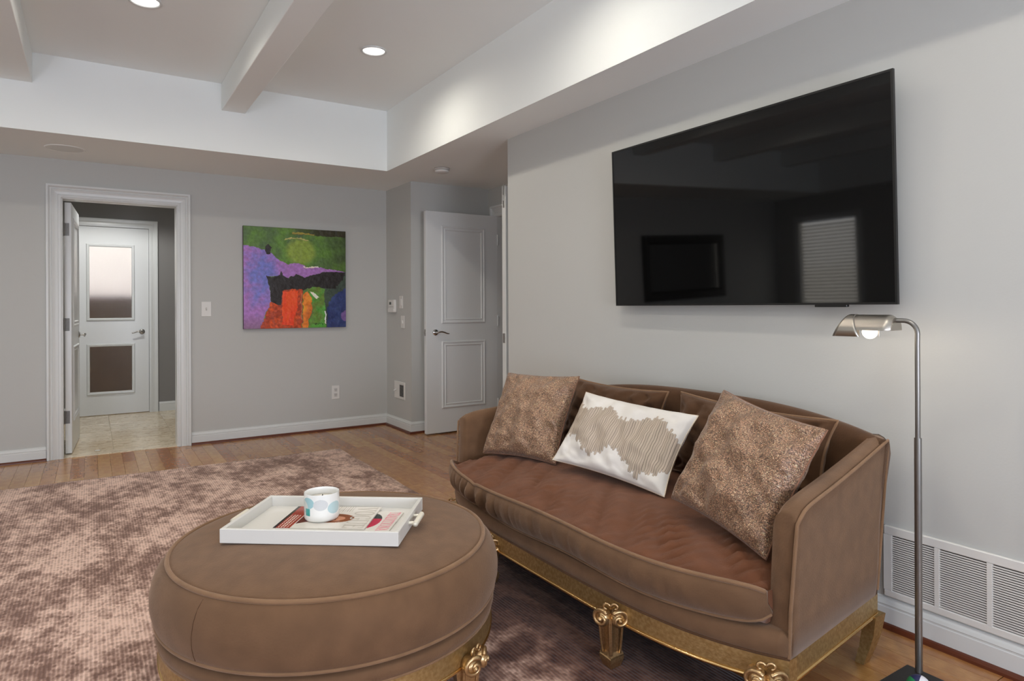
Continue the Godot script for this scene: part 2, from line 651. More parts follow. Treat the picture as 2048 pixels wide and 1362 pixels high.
# ---------------------------------------------------------------- doors
# a moulded panel in the plane z = 0 (local), facing +z
func raised_panel(mb: Mb, x0: float, x1: float, y0: float, y1: float, f: Callable) -> void:
	mb.casing(x0, x1, y0, y1, [[0.0, 0.0], [0.0, 0.004], [-0.006, 0.010], [-0.014, 0.010], [-0.020, 0.004], [-0.03, 0.003], [-0.036, 0.008], [-0.040, 0.008], [-0.046, 0.0]], f, true)


func lever(parent: Node3D, called: String, m: Material, at: Vector3, out: Vector3, along: Vector3, L := 0.11) -> MeshInstance3D:
	var b := Mb.new()
	var up := Vector3.UP
	var bs := Basis(along, out, along.cross(out))
	b.lathe([[0.0005, 0.012], [0.018, 0.011], [0.027, 0.007], [0.029, 0.0], [0.0005, 0.0]], 24, at, bs)
	b.tube([at + out * 0.005, at + out * 0.028, at + out * 0.048], [0.011, 0.009, 0.0095], 12)
	var pts := []
	var rr := []
	for k in 11:
		var s := k / 10.0
		pts.append(at + out * (0.048 + 0.004 * sin(s * PI)) + along * (s * L) + up * (0.008 * sin(s * TAU * 0.8) - 0.004 * s))
		rr.append(0.0095 - 0.004 * s)
	b.tube(pts, rr, 10)
	return obj(called, b, m, parent)


func hinge(parent: Node3D, at: Vector3, axis_x: Vector3, face: Vector3) -> void:
	var b := Mb.new()
	b.box(at + axis_x * 0.017, Vector3(0.036, 0.1, 0.004), 0.001, Basis(axis_x, Vector3.UP, axis_x.cross(Vector3.UP)))
	b.tube([at + Vector3(0, -0.052, 0) + face * 0.003, at + Vector3(0, 0.052, 0) + face * 0.003], 0.006, 10)
	for s in [[0.012, 0.035], [0.026, 0.015], [0.012, -0.005], [0.026, -0.03]]:
		var c: Vector3 = at + axis_x * s[0] + Vector3(0, s[1], 0) + face * 0.003
		b.box(c, Vector3(0.006, 0.006, 0.003), 0.001, Basis(axis_x, Vector3.UP, axis_x.cross(Vector3.UP)))
	obj("hinge", b, M.hinge, parent)


func hall() -> void:
	# casing of the doorway in the far wall, with jambs
	var t := Mb.new()
	var f := func(u: float, v: float, b: float) -> Vector3: return Vector3(u, v, FAR_Z + b)
	t.casing(-0.193, 0.6085, 0.0, 2.03, CASE, f)
	var o := obj("trim_1", t, M.trim)
	tag(o, "white moulded casing round the hall doorway", "door casing", "", "structure")
	var j := Mb.new()
	j.bx(-0.213, -0.188, 0, 2.03, FAR_Z - 0.132, FAR_Z + 0.01)
	j.bx(0.6035, 0.6285, 0, 2.03, FAR_Z - 0.132, FAR_Z + 0.01)
	j.bx(-0.193, 0.6085, 2.025, 2.045, FAR_Z - 0.132, FAR_Z + 0.01)
	obj("jamb", j, M.trim, o)
	# hall shell
	var hx0 := -1.3
	var hx1 := 1.7
	wbox("wall_hall", [[hx0, -0.115, 0, 2.5, HALL_Z - 0.12, HALL_Z], [0.545, hx1, 0, 2.5, HALL_Z - 0.12, HALL_Z], [-0.115, 0.545, 2.06, 2.5, HALL_Z - 0.12, HALL_Z], [hx0 - 0.1, hx0, 0, 2.5, HALL_Z - 0.12, FAR_Z - 0.13], [hx1, hx1 + 0.1, 0, 2.5, HALL_Z - 0.12, FAR_Z - 0.13]], M.dark_wall, "dark grey hall wall around the glazed door", "wall")
	wbox("ceiling_hall", [[hx0 - 0.1, hx1 + 0.1, 2.5, 2.6, HALL_Z - 2.2, FAR_Z - 0.13]], M.ceiling, "white ceiling of the hall, above the doorway", "ceiling")
	var hl := thing("hall_light", "small recessed light in the hall ceiling, hidden above the doorway", "ceiling light", Vector3(0.1, 2.5, -7.3))
	var hb := Mb.new()
	hb.lathe([[0.0005, -0.004], [0.06, -0.004], [0.075, 0.0], [0.0005, 0.0]], 24)
	obj("lamp_lens", hb, M.lamp_on, hl)
	var sp := SpotLight3D.new()
	sp.name = "hall_light_beam"
	sp.spot_angle = 75
	sp.spot_angle_attenuation = 0.3
	sp.spot_range = 10
	sp.spot_attenuation = 2.0
	sp.light_energy = 1.9
	sp.light_color = rgb(250, 248, 246)
	sp.light_size = 0.05
	sp.shadow_enabled = true
	sp.rotation_degrees.x = -90
	hl.add_child(sp)
	sp.position.y = -0.02
	# tiles
	var fl := thing("floor_hall", "cream marble tile floor of the hall beyond the doorway", "floor", Vector3.ZERO, Basis.IDENTITY, "", "structure")
	var g := Mb.new()
	g.bx(hx0, hx1, -0.12, -0.004, HALL_Z - 2.1, FAR_Z)
	obj("grout_bed", g, mat(rgb(176, 164, 140), 0.8), fl)
	var W := 256
	var n1 := noise_img(0.012, W, W, 15, 5)
	var n2 := noise_img(0.03, W, W, 16, 5)
	var d := PackedByteArray()
	d.resize(W * W * 3)
	for y in W:
		for x in W:
			var k := y * W + x
			var v: float = absf(n1[(y * 2 % W) * W + x / 2] / 255.0 - 0.5 + 0.2 * (n2[k] / 255.0 - 0.5))
			var vein := clampf(1.0 - v * 16.0, 0, 1) * 0.22
			var q := 0.9 + 0.1 * n2[k] / 255.0
			d[k * 3] = int(255 * clampf(q - vein, 0, 1))
			d[k * 3 + 1] = int(255 * clampf(q * 0.97 - vein * 1.1, 0, 1))
			d[k * 3 + 2] = int(255 * clampf(q * 0.925 - vein * 1.25, 0, 1))
	var tex := ImageTexture.create_from_image(Image.create_from_data(W, W, false, Image.FORMAT_RGB8, d))
	var tm := []
	for k in 3:
		var m := mat([rgb(236, 226, 205), rgb(228, 217, 196), rgb(240, 232, 214)][k], 0.22)
		m.albedo_texture = tex
		m.uv1_offset = Vector3(0.37 * k, 0.21 * k, 0)
		tm.append(m)
	var ts := 0.481
	for ix in range(-3, 4):
		for iz in 5:
			var x0 := maxf(0.15 + ix * ts, hx0)
			var x1 := minf(0.15 + (ix + 1) * ts, hx1)
			if x1 - x0 < 0.02:
				continue
			var b := Mb.new()
			var z1 := -6.31 - iz * ts
			b.bx(x0 + 0.0015, x1 - 0.0015, -0.012, 0.0, z1 - ts + 0.0015, z1 - 0.0015, 0.001)
			for k in b.U.size():
				b.U[k] = Vector2(b.P[k].x * 2.0, b.P[k].z * 2.0)
			obj("tile", b, tm[(ix * 2 + iz + 9) % 3], fl)
	var th := Mb.new()
	th.bx(-0.19, 0.6055, -0.012, 0.004, -6.31, FAR_Z + 0.004, 0.002)
	for k in th.U.size():
		th.U[k] = Vector2(th.P[k].x * 2.0, th.P[k].z * 2.0)
	obj("threshold", th, tm[2], fl)
	var bb := Mb.new()
	bb.run([Vector2(0.64, HALL_Z), Vector2(hx1, HALL_Z)], BASE, -1.0)
	bb.run([Vector2(hx0, HALL_Z), Vector2(-0.21, HALL_Z)], BASE, -1.0)
	tag(obj("baseboard_hall", bb, M.trim), "white baseboard under the dark grey hall wall", "baseboard", "", "structure")
	# glazed door at the end of the hall
	var ct := Mb.new()
	var fh := func(u: float, v: float, b: float) -> Vector3: return Vector3(u, v, HALL_Z + b)
	ct.casing(-0.115, 0.545, 0.0, 2.06, [[0.0, 0.0], [0.0, 0.012], [0.02, 0.014], [0.04, 0.012], [0.055, 0.02], [0.075, 0.022], [0.086, 0.022], [0.09, 0.0]], fh)
	tag(obj("trim_2", ct, M.trim), "white casing round the glazed door at the end of the hall", "door casing", "", "structure")
	var gd := thing("door_2", "white hall door with two reeded glass panes", "door", Vector3.ZERO, Basis.IDENTITY, "", "structure")
	var zf := HALL_Z - 0.004
	var lf := Mb.new()
	var X := [-0.112, -0.040, 0.398, 0.542]
	var Y := [0.008, 0.235, 0.772, 1.04, 1.862, 2.055]
	for q in [[X[0], X[1], Y[0], Y[5]], [X[2], X[3], Y[0], Y[5]], [X[1], X[2], Y[0], Y[1]], [X[1], X[2], Y[2], Y[3]], [X[1], X[2], Y[4], Y[5]]]:
		lf.bx(q[0], q[1], q[2], q[3], zf - 0.04, zf)
	obj("leaf", lf, M.trim2, gd)
	for p in [[Y[1], Y[2]], [Y[3], Y[4]]]:
		var fr := Mb.new()
		var fz := func(u: float, v: float, b: float) -> Vector3: return Vector3(u, v, zf + b)
		fr.casing(X[1] + 0.022, X[2] - 0.022, p[0] + 0.022, p[1] - 0.022, [[0.0, -0.015], [0.0, 0.006], [0.006, 0.012], [0.022, 0.014], [0.028, 0.008], [0.03, 0.0]], fz, true)
		obj("pane_moulding", fr, M.trim, gd)
		var gl := Mb.new()
		var rows := []
		var nb := 128
		for s in 2:
			var yy: float = p[0] + 0.01 if s == 0 else p[1] - 0.01
			var row := PackedVector3Array()
			for k in nb + 1:
				var u := X[1] + 0.01 + (X[2] - X[1] - 0.02) * k / nb as float
				row.append(Vector3(u, yy, zf - 0.018 + 0.0022 * absf(sin(PI * k / 4.0))))
			for k in 2:
				row.append(Vector3(X[2] - 0.01 if k == 0 else X[1] + 0.01, yy, zf - 0.026))
			rows.append(row)
		gl.grid(rows, true, false, false, true, false, false, true)
		obj("glass_pane", gl, M.reed, gd)
	lever(gd, "door_lever", M.steel, Vector3(0.475, 0.905, zf), Vector3(0, 0, 1), Vector3(-1, 0, 0), 0.1)
	# lit room behind the glazed door
	wbox("wall_washroom", [[-1.0, 1.5, 0, 2.5, HALL_Z - 1.72, HALL_Z - 1.6], [-1.1, -1.0, 0, 2.5, HALL_Z - 1.7, HALL_Z - 0.12], [1.5, 1.6, 0, 2.5, HALL_Z - 1.7, HALL_Z - 0.12]], mat(rgb(236, 232, 226), 0.6), "white walls of the lit room seen through the reeded glass", "wall")
	var vn := thing("vanity_cabinet", "brown wooden cabinet blurred behind the reeded glass door", "cabinet", Vector3(0.2, 0, HALL_Z - 1.3))
	var vb := Mb.new()
	vb.box(Vector3(0, 0.64, 0), Vector3(1.8, 1.28, 0.5), 0.004)
	obj("body", vb, mat(rgb(96, 74, 54), 0.5), vn)
	var vt := Mb.new()
	vt.box(Vector3(0, 1.30, 0.01), Vector3(1.84, 0.04, 0.54), 0.006)
	obj("top", vt, mat(rgb(130, 112, 120), 0.3), vn)
	var wl := OmniLight3D.new()
	wl.name = "washroom_lamp_light"
	wl.light_energy = 1.5
	wl.light_color = rgb(248, 248, 255)
	wl.omni_range = 8
	wl.omni_attenuation = 2.0
	wl.light_size = 0.06
	wl.shadow_enabled = true
	var wt := thing("washroom_lamp", "round white ceiling globe behind the glazed door", "ceiling light", Vector3(0.2, 2.42, HALL_Z - 0.9))
	var wb := Mb.new()
	wb.lathe([[0.0005, -0.085], [0.045, -0.075], [0.075, -0.04], [0.085, 0.0], [0.075, 0.04], [0.045, 0.075], [0.0005, 0.08]], 20)
	obj("globe", wb, M.lamp_on, wt)
	wt.add_child(wl)
	# the open leaf of the doorway, swung into the hall
	var dd := thing("door_1", "white panelled door swung open into the hall, hinges showing", "door", Vector3(-0.186, 0.01, FAR_Z - 0.115), Basis(Vector3.UP, deg_to_rad(-3.0)), "", "structure")
	# local: x = thickness (towards the room's right), -z = along the leaf
	var w := 0.775
	var lb := Mb.new()
	lb.bx(0.006, 0.050, 0, 2.005, -w - 0.02, -0.02, 0.002)
	obj("leaf", lb, M.trim2, dd)
	for p in [[0.24, 0.85], [1.01, 1.9]]:
		var pb := Mb.new()
		var fp := func(u: float, v: float, b: float) -> Vector3: return Vector3(0.050 + b, v, u)
		raised_panel(pb, -w + 0.10, -0.14, p[0], p[1], fp)
		obj("panel", pb, M.trim2, dd)
	for y in [0.29, 1.03, 1.79]:
		hinge(dd, Vector3(0.002, y, -0.018), Vector3(1, 0, 0), Vector3(0, 0, 1))
	lever(dd, "door_lever", M.chrome, Vector3(0.050, 0.925, -w + 0.045), Vector3(1, 0, 0), Vector3(0, 0, 1), 0.1)
	# little white scrap on the marble
	var sc := Mb.new()
	sc.lathe([[0.0005, 0.003], [0.018, 0.002], [0.024, 0.0], [0.0005, 0.0]], 14, Vector3(0, 0, 0))
	tag(obj("floor_reflector", sc, M.plastic, self, Vector3.ZERO), "small white round doorstop cap lying on the marble tiles", "doorstop").position = Vector3(0.037, 0.0005, -6.36)


func recess() -> void:
	var tr := Mb.new()
	var f := func(u: float, v: float, b: float) -> Vector3: return Vector3(REC_X - b, v, u)
	tr.casing(-5.402, -3.985, 0.0, 2.045, CASE, f)
	var o := obj("trim_3", tr, M.trim)
	tag(o, "white moulded casing of the double doorway in the recess", "door casing", "", "structure")
	var j := Mb.new()
	j.bx(REC_X - 0.008, REC_X + 0.122, 0, 2.045, -5.42, -5.398)
	j.bx(REC_X - 0.008, REC_X + 0.122, 0, 2.045, -3.989, -3.967)
	j.bx(REC_X - 0.008, REC_X + 0.122, 2.04, 2.06, -5.42, -3.967)
	obj("jamb", j, M.trim, o)
	# leaf opened against the far wall of the recess
	var d := thing("door_3", "white two-panel door with a chrome lever, standing open in the recess", "door", Vector3(2.549, 0.012, -5.398), Basis.IDENTITY, "", "structure")
	var w := 0.758
	var b := Mb.new()
	b.bx(0, w, 0, 2.03, -0.044, 0.0, 0.002)
	obj("leaf", b, M.trim2, d)
	var fp := func(u: float, v: float, bb: float) -> Vector3: return Vector3(u, v, bb)
	for p in [[0.222, 0.84], [1.003, 1.903]]:
		var pb := Mb.new()
		raised_panel(pb, 0.155, 0.618, p[0], p[1], fp)
		obj("panel", pb, M.trim2, d)
	lever(d, "door_lever", M.chrome, Vector3(0.093, 0.922, 0), Vector3(0, 0, 1), Vector3(1, 0, 0), 0.115)
	var lp := Mb.new()
	lp.box(Vector3(-0.001, 0.922, -0.022), Vector3(0.004, 0.06, 0.026), 0.001)
	lp.box(Vector3(-0.006, 0.922, -0.022), Vector3(0.01, 0.02, 0.014), 0.003)
	obj("latch_plate", lp, M.steel, d)
	for y in [0.22, 1.02, 1.8]:
		var hb := Mb.new()
		hb.tube([Vector3(w + 0.003, y - 0.05, 0.004), Vector3(w + 0.003, y + 0.05, 0.004)], 0.007, 10)
		obj("hinge", hb, M.trim, d)
	# second leaf, seen by its edge beside the television wall
	var e := thing("door_4", "white second leaf of the double door, seen edge-on beside the television wall", "door", Vector3(2.54, 0.012, -4.078), Basis.IDENTITY, "", "structure")
	var eb := Mb.new()
	eb.bx(0, w, 0, 2.04, 0.0, 0.05, 0.002)
	obj("leaf", eb, M.trim, e)
	var bolt := Mb.new()
	bolt.box(Vector3(-0.001, 1.965, 0.026), Vector3(0.004, 0.17, 0.019), 0.001)
	obj("flush_bolt", bolt, M.steel, e)
	var kn := Mb.new()
	kn.box(Vector3(-0.004, 1.95, 0.026), Vector3(0.008, 0.045, 0.012), 0.002)
	obj("bolt_lever", kn, M.chrome, e)
	var st := Mb.new()
	st.box(Vector3(-0.001, 0.925, 0.024), Vector3(0.004, 0.07, 0.03), 0.001)
	obj("strike_plate", st, M.steel, e)
	lever(e, "door_lever", M.chrome, Vector3(0.055, 0.925, 0.05), Vector3(0, 0, 1), Vector3(1, 0, 0), 0.1)


# ---------------------------------------------------------------- small things on walls and ceiling
func plate(t: Node3D, w: float, h: float, m: Material) -> void:
	var b := Mb.new()
	b.box(Vector3(0, 0, 0.003), Vector3(w, h, 0.006), 0.0025)
	obj("cover_plate", b, m, t)


func fittings() -> void:
	# far wall: x right, z out
	var sw := thing("light_switch", "white toggle switch plate between the hall doorway and the painting", "light switch", Vector3(0.833, 1.158, FAR_Z))
	plate(sw, 0.079, 0.128, M.plastic)
	var tg := Mb.new()
	tg.box(Vector3(0, 0.0, 0.005), Vector3(0.012, 0.026, 0.004), 0.001)
	obj("switch_slot", tg, mat(rgb(186, 185, 180), 0.5), sw)
	var tg2 := Mb.new()
	tg2.box(Vector3(0, 0.004, 0.011), Vector3(0.008, 0.014, 0.012), 0.002, Basis(Vector3.RIGHT, -0.4))
	obj("toggle", tg2, M.plastic, sw)
	var ou := thing("wall_outlet", "white duplex power outlet low on the wall under the painting", "power outlet", Vector3(1.96, 0.355, FAR_Z))
	plate(ou, 0.077, 0.13, M.plastic)
	for s in [-1, 1]:
		var r := Mb.new()
		r.box(Vector3(0, 0.024 * s, 0.006), Vector3(0.032, 0.034, 0.003), 0.0012)
		obj("receptacle", r, mat(rgb(205, 204, 199), 0.4), ou)
		var sl := Mb.new()
		sl.box(Vector3(-0.007, 0.024 * s + 0.004, 0.0075), Vector3(0.003, 0.010, 0.001))
		sl.box(Vector3(0.007, 0.024 * s + 0.004, 0.0075), Vector3(0.003, 0.009, 0.001))
		sl.box(Vector3(0, 0.024 * s - 0.009, 0.0075), Vector3(0.005, 0.005, 0.001))
		obj("outlet_slots", sl, M.slot, ou)
	# jog wall, facing -x: local x runs towards +z
	var bj := Basis(Vector3(0, 0, 1), Vector3.UP, Vector3(-1, 0, 0))
	var th := thing("thermostat", "white thermostat with a small dark display on the wall corner", "thermostat", Vector3(JOG_X, 1.178, -5.99), bj)
	var a := Mb.new()
	a.box(Vector3(0, 0, 0.014), Vector3(0.15, 0.122, 0.028), 0.006)
	obj("housing", a, M.plastic, th)
	var a2 := Mb.new()
	a2.box(Vector3(-0.02, 0.026, 0.0285), Vector3(0.046, 0.026, 0.002), 0.0005)
	obj("display", a2, mat(rgb(70, 74, 68), 0.2), th)
	var a3 := Mb.new()
	a3.box(Vector3(0.0, -0.042, 0.03), Vector3(0.14, 0.034, 0.006), 0.002)
	obj("lid", a3, M.plastic, th)
	for k in 4:
		var a4 := Mb.new()
		a4.box(Vector3(-0.045 + 0.03 * k, -0.008, 0.029), Vector3(0.018, 0.006, 0.002), 0.0005)
		obj("button", a4, mat(rgb(170, 170, 166), 0.5), th)
	for q in [["wall_dimmer", 1.213, -5.80, "narrow white dimmer plate just right of the thermostat"], ["wall_switch", 1.026, -5.765, "narrow white switch plate below the dimmer on the wall corner"]]:
		var p := thing(q[0], q[3], "light switch", Vector3(JOG_X, q[1], q[2]), bj)
		plate(p, 0.078, 0.118, M.plastic)
		var s := Mb.new()
		s.box(Vector3(0, 0, 0.008), Vector3(0.03, 0.06, 0.006) if q[0] == "wall_dimmer" else Vector3(0.02, 0.03, 0.010), 0.0015)
		obj("rocker", s, M.plastic, p)
	var v := thing("wall_vent", "small white wall vent with a dark slotted opening, low on the wall corner", "vent", Vector3(JOG_X, 0.372, -5.82), bj)
	var vp := Mb.new()
	vp.box(Vector3(-0.02, 0, 0.004), Vector3(0.25, 0.165, 0.008), 0.003)
	obj("cover_plate", vp, M.plastic, v)
	var vd := Mb.new()
	vd.box(Vector3(0.033, -0.001, 0.0085), Vector3(0.088, 0.112, 0.002), 0.0005)
	obj("opening", vd, M.slot, v)
	for k in 9:
		var vs := Mb.new()
		vs.box(Vector3(0.033, -0.05 + 0.0125 * k, 0.0105), Vector3(0.086, 0.0045, 0.003), 0.0008, Basis(Vector3.RIGHT, 0.5))
		obj("slat", vs, mat(rgb(150, 150, 147), 0.5), v)
	var vk := Mb.new()
	vk.tube([Vector3(-0.1, 0.0, 0.006), Vector3(-0.1, 0.0, 0.022), Vector3(-0.1, -0.01, 0.03)], 0.006, 8)
	obj("knob", vk, M.plastic, v)
	# ceiling
	var sm := thing("smoke_detector", "round white smoke detector on the lowered ceiling in front of the recess", "smoke detector", Vector3(2.478, LOW_Y, -4.93))
	var s1 := Mb.new()
	s1.lathe([[0.0005, -0.036], [0.045, -0.035], [0.058, -0.028], [0.06, -0.012], [0.0005, -0.012]], 32)
	obj("cap", s1, M.plastic, sm)
	var s2 := Mb.new()
	s2.lathe([[0.0005, -0.013], [0.066, -0.013], [0.068, 0.0], [0.0005, 0.0]], 32)
	obj("base_ring", s2, M.plastic, sm)
	var sk := thing("ceiling_speaker", "round white in-ceiling speaker grille above the hall doorway", "speaker", Vector3(-0.157, LOW_Y, -5.735))
	var k1 := Mb.new()
	k1.lathe([[0.112, 0.0], [0.113, -0.004], [0.122, -0.005], [0.126, 0.0]], 40)
	obj("rim", k1, M.ceiling, sk)
	var k2 := Mb.new()
	k2.lathe([[0.0005, -0.0035], [0.112, -0.0035], [0.112, 0.0], [0.0005, 0.0]], 40)
	var km := mat(rgb(240, 244, 242), 0.8)
	km.albedo_texture = noise_tex(0.4, 128, false, 1, Color(0.93, 0.93, 0.93), Color.WHITE, 8, 1)
	tri(km, 12.0)
	obj("grille", k2, km, sk)
	# return grille low on the right wall
	var g := thing("return_air_grille", "long white slotted return air grille low on the wall behind the lamp", "vent", Vector3(TV_X, 0.0, -1.27))
	# local: z along the wall, -x out
	var zl := 1.15
	var y0 := 0.112
	var y1 := 0.368
	var fr := Mb.new()
	fr.box(Vector3(-0.006, (y1 + 0.336) / 2, zl / 2), Vector3(0.012, y1 - 0.336, zl), 0.003)
	fr.box(Vector3(-0.006, (y0 + 0.137) / 2, zl / 2), Vector3(0.012, 0.137 - y0, zl), 0.003)
	var posts := [[0.0, 0.028], [0.170, 0.185], [0.326, 0.341], [0.482, 0.497], [0.638, 0.653], [0.794, 0.809], [0.950, 0.965], [1.105, 1.15]]
	for q in posts:
		fr.box(Vector3(-0.006, 0.2365, (q[0] + q[1]) / 2), Vector3(0.012, 0.2, q[1] - q[0]), 0.0)
	obj("frame", fr, M.plastic, g)
	var bk := Mb.new()
	bk.box(Vector3(-0.0012, 0.2365, zl / 2), Vector3(0.002, 0.2, zl - 0.02))
	obj("backing", bk, M.slot, g)
	var lm: Mesh
	var nl := 25
	for i in posts.size() - 1:
		var za: float = posts[i][1]
		var zb: float = posts[i + 1][0]
		if zb - za < 0.01:
			continue
		for k in nl:
			if lm == null:
				var lv := Mb.new()
				lv.box(Vector3.ZERO, Vector3(0.004, 0.0046, zb - za + 0.002), 0.0008, Basis(Vector3.BACK, 0.15))
				var tmp := obj("louver", lv, M.plastic, g)
				lm = tmp.mesh
				g.remove_child(tmp)
				tmp.free()
			piece("louver", lm, M.plastic, g, Vector3(-0.0085, 0.1405 + (k + 0.0) * (0.1955 / nl) + 0.002, (za + zb) / 2))


# ---------------------------------------------------------------- rug
func rug() -> void:
	var x0 := -1.25
	var x1 := 1.70
	var z0 := -5.265
	var z1 := -0.4
	var W := 1180
	var H := 1300
	var big := noise_img(0.006, W, H, 21, 4)
	var mid := noise_img(0.03, W, H, 22, 4)
	var fine := noise_img(0.12, W, H, 24, 3)
	var dash := noise_img(0.9, W, H, 23, 1)
	var d := PackedByteArray()
	d.resize(W * H * 3)
	var hgt := PackedByteArray()
	hgt.resize(W * H)
	var lo := Color(0.47, 0.345, 0.29)
	var hi := Color(0.92, 0.79, 0.72)
	for y in H:
		var rowy := y * W
		var ys := (y / 4) * W
		for x in W:
			var k := rowy + x
			var rib := 0.5 + 0.5 * cos(TAU * x / 5.0)
			var b := big[k] / 255.0 * 0.45 + mid[k] / 255.0 * 0.40 + fine[k] / 255.0 * 0.15
			var wx := x0 + (x1 - x0) * x / W
			var wz := z0 + (z1 - z0) * y / H
			# brushed pile plus shade, painted dark between the ottoman and the settee
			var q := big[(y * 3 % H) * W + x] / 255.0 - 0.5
			var nap_shade := clampf((wx - 0.98 + q * 0.5 - absf(wz + 1.9) * 0.10) * 4.0, 0, 1) * clampf((wz + 3.0 + q) * 3.0, 0, 1)
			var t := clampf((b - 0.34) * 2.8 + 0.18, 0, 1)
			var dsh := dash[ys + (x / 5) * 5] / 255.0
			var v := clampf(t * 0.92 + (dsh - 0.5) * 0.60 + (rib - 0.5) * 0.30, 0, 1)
			v = lerpf(v, v * 0.34 - 0.62 + 0.16 * t, nap_shade)
			d[k * 3] = int(255 * clampf(lerpf(lo.r, hi.r, v), 0.03, 1))
			d[k * 3 + 1] = int(255 * clampf(lerpf(lo.g, hi.g, v), 0.02, 1))
			d[k * 3 + 2] = int(255 * clampf(lerpf(lo.b, hi.b, v), 0.02, 1))
			hgt[k] = int(255 * clampf(rib * 0.7 + dsh * 0.3, 0, 1))
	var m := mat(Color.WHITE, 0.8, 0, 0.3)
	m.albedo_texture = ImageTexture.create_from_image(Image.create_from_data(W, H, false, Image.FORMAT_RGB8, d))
	m.heightmap_enabled = true
	m.heightmap_texture = ImageTexture.create_from_image(Image.create_from_data(W, H, false, Image.FORMAT_L8, hgt))
	m.heightmap_scale = 0.35
	m.rim_enabled = true
	m.rim = 0.3
	m.rim_tint = 0.7
	var b := Mb.new()
	var rows := []
	var uvz := []
	var nx := 60
	var nz := 90
	for i in nz + 3:
		var row := PackedVector3Array()
		for j in nx + 3:
			var u := clampf((j - 1.0) / nx, 0, 1)
			var v := clampf((i - 1.0) / nz, 0, 1)
			var y := 0.013 + 0.0012 * sin(u * 41.0 + v * 23.0) * sin(v * 37.0)
			if i == 0 or j == 0 or i == nz + 2 or j == nx + 2:
				y = 0.0005
			var e := 0.004 * sin(v * 60.0) * (1.0 if u == 0 or u == 1 else 0.0)
			var e2 := 0.004 * sin(u * 47.0) * (1.0 if v == 0 or v == 1 else 0.0)
			row.append(Vector3(lerpf(x0, x1, u) + e, y, lerpf(z0, z1, v) + e2))
		rows.append(row)
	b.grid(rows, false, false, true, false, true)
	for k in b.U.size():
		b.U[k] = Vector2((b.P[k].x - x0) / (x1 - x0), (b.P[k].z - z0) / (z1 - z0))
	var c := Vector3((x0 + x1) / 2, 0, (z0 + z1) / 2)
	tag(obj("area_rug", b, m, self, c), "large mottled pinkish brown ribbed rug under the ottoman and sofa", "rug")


# ---------------------------------------------------------------- television and painting
func television() -> void:
	var z0 := -2.6516
	var z1 := -1.1919
	var h := 0.823
	var tilt := atan2(2.3733 - 2.347, 0.8227)
	# local x along the wall towards the camera side (+z), y up, z out of the screen (-x)
	var bs := Basis(Vector3(0, 0, 1), Vector3.UP, Vector3(-1, 0, 0)) * Basis(Vector3.RIGHT, tilt)
	var t := thing("television", "large black flat screen television mounted on the wall above the sofa", "television", Vector3(2.3733, 1.1694, (z0 + z1) / 2), bs)
	var w := z1 - z0
	var s := Mb.new()
	s.box(Vector3(0, h / 2, -0.002), Vector3(w - 0.012, h - 0.012, 0.003), 0.0)
	obj("screen", s, M.screen, t)
	var f := Mb.new()
	f.casing(-w / 2 + 0.008, w / 2 - 0.008, 0.008, h - 0.008, [[0.0, -0.003], [0.0, 0.001], [0.008, 0.001], [0.008, -0.012], [0.0, -0.012]], func(u: float, v: float, b: float) -> Vector3: return Vector3(u, v, b), true)
	obj("bezel", f, M.bezel, t)
	var b := Mb.new()
	b.box(Vector3(0, h / 2, -0.012), Vector3(w - 0.004, h - 0.004, 0.016), 0.004)
	b.box(Vector3(0, h * 0.42, -0.026), Vector3(w * 0.7, h * 0.6, 0.016), 0.006)
	obj("back_cover", b, M.bezel, t)
	var e := Mb.new()
	e.box(Vector3(w * 0.33, -0.004, -0.008), Vector3(0.13, 0.010, 0.018), 0.002)
	obj("sensor_bar", e, M.bezel, t)
	var m := Mb.new()
	m.box(Vector3(0, h * 0.5, -0.044), Vector3(0.4, 0.25, 0.024), 0.002)
	obj("wall_bracket", m, M.black, t)


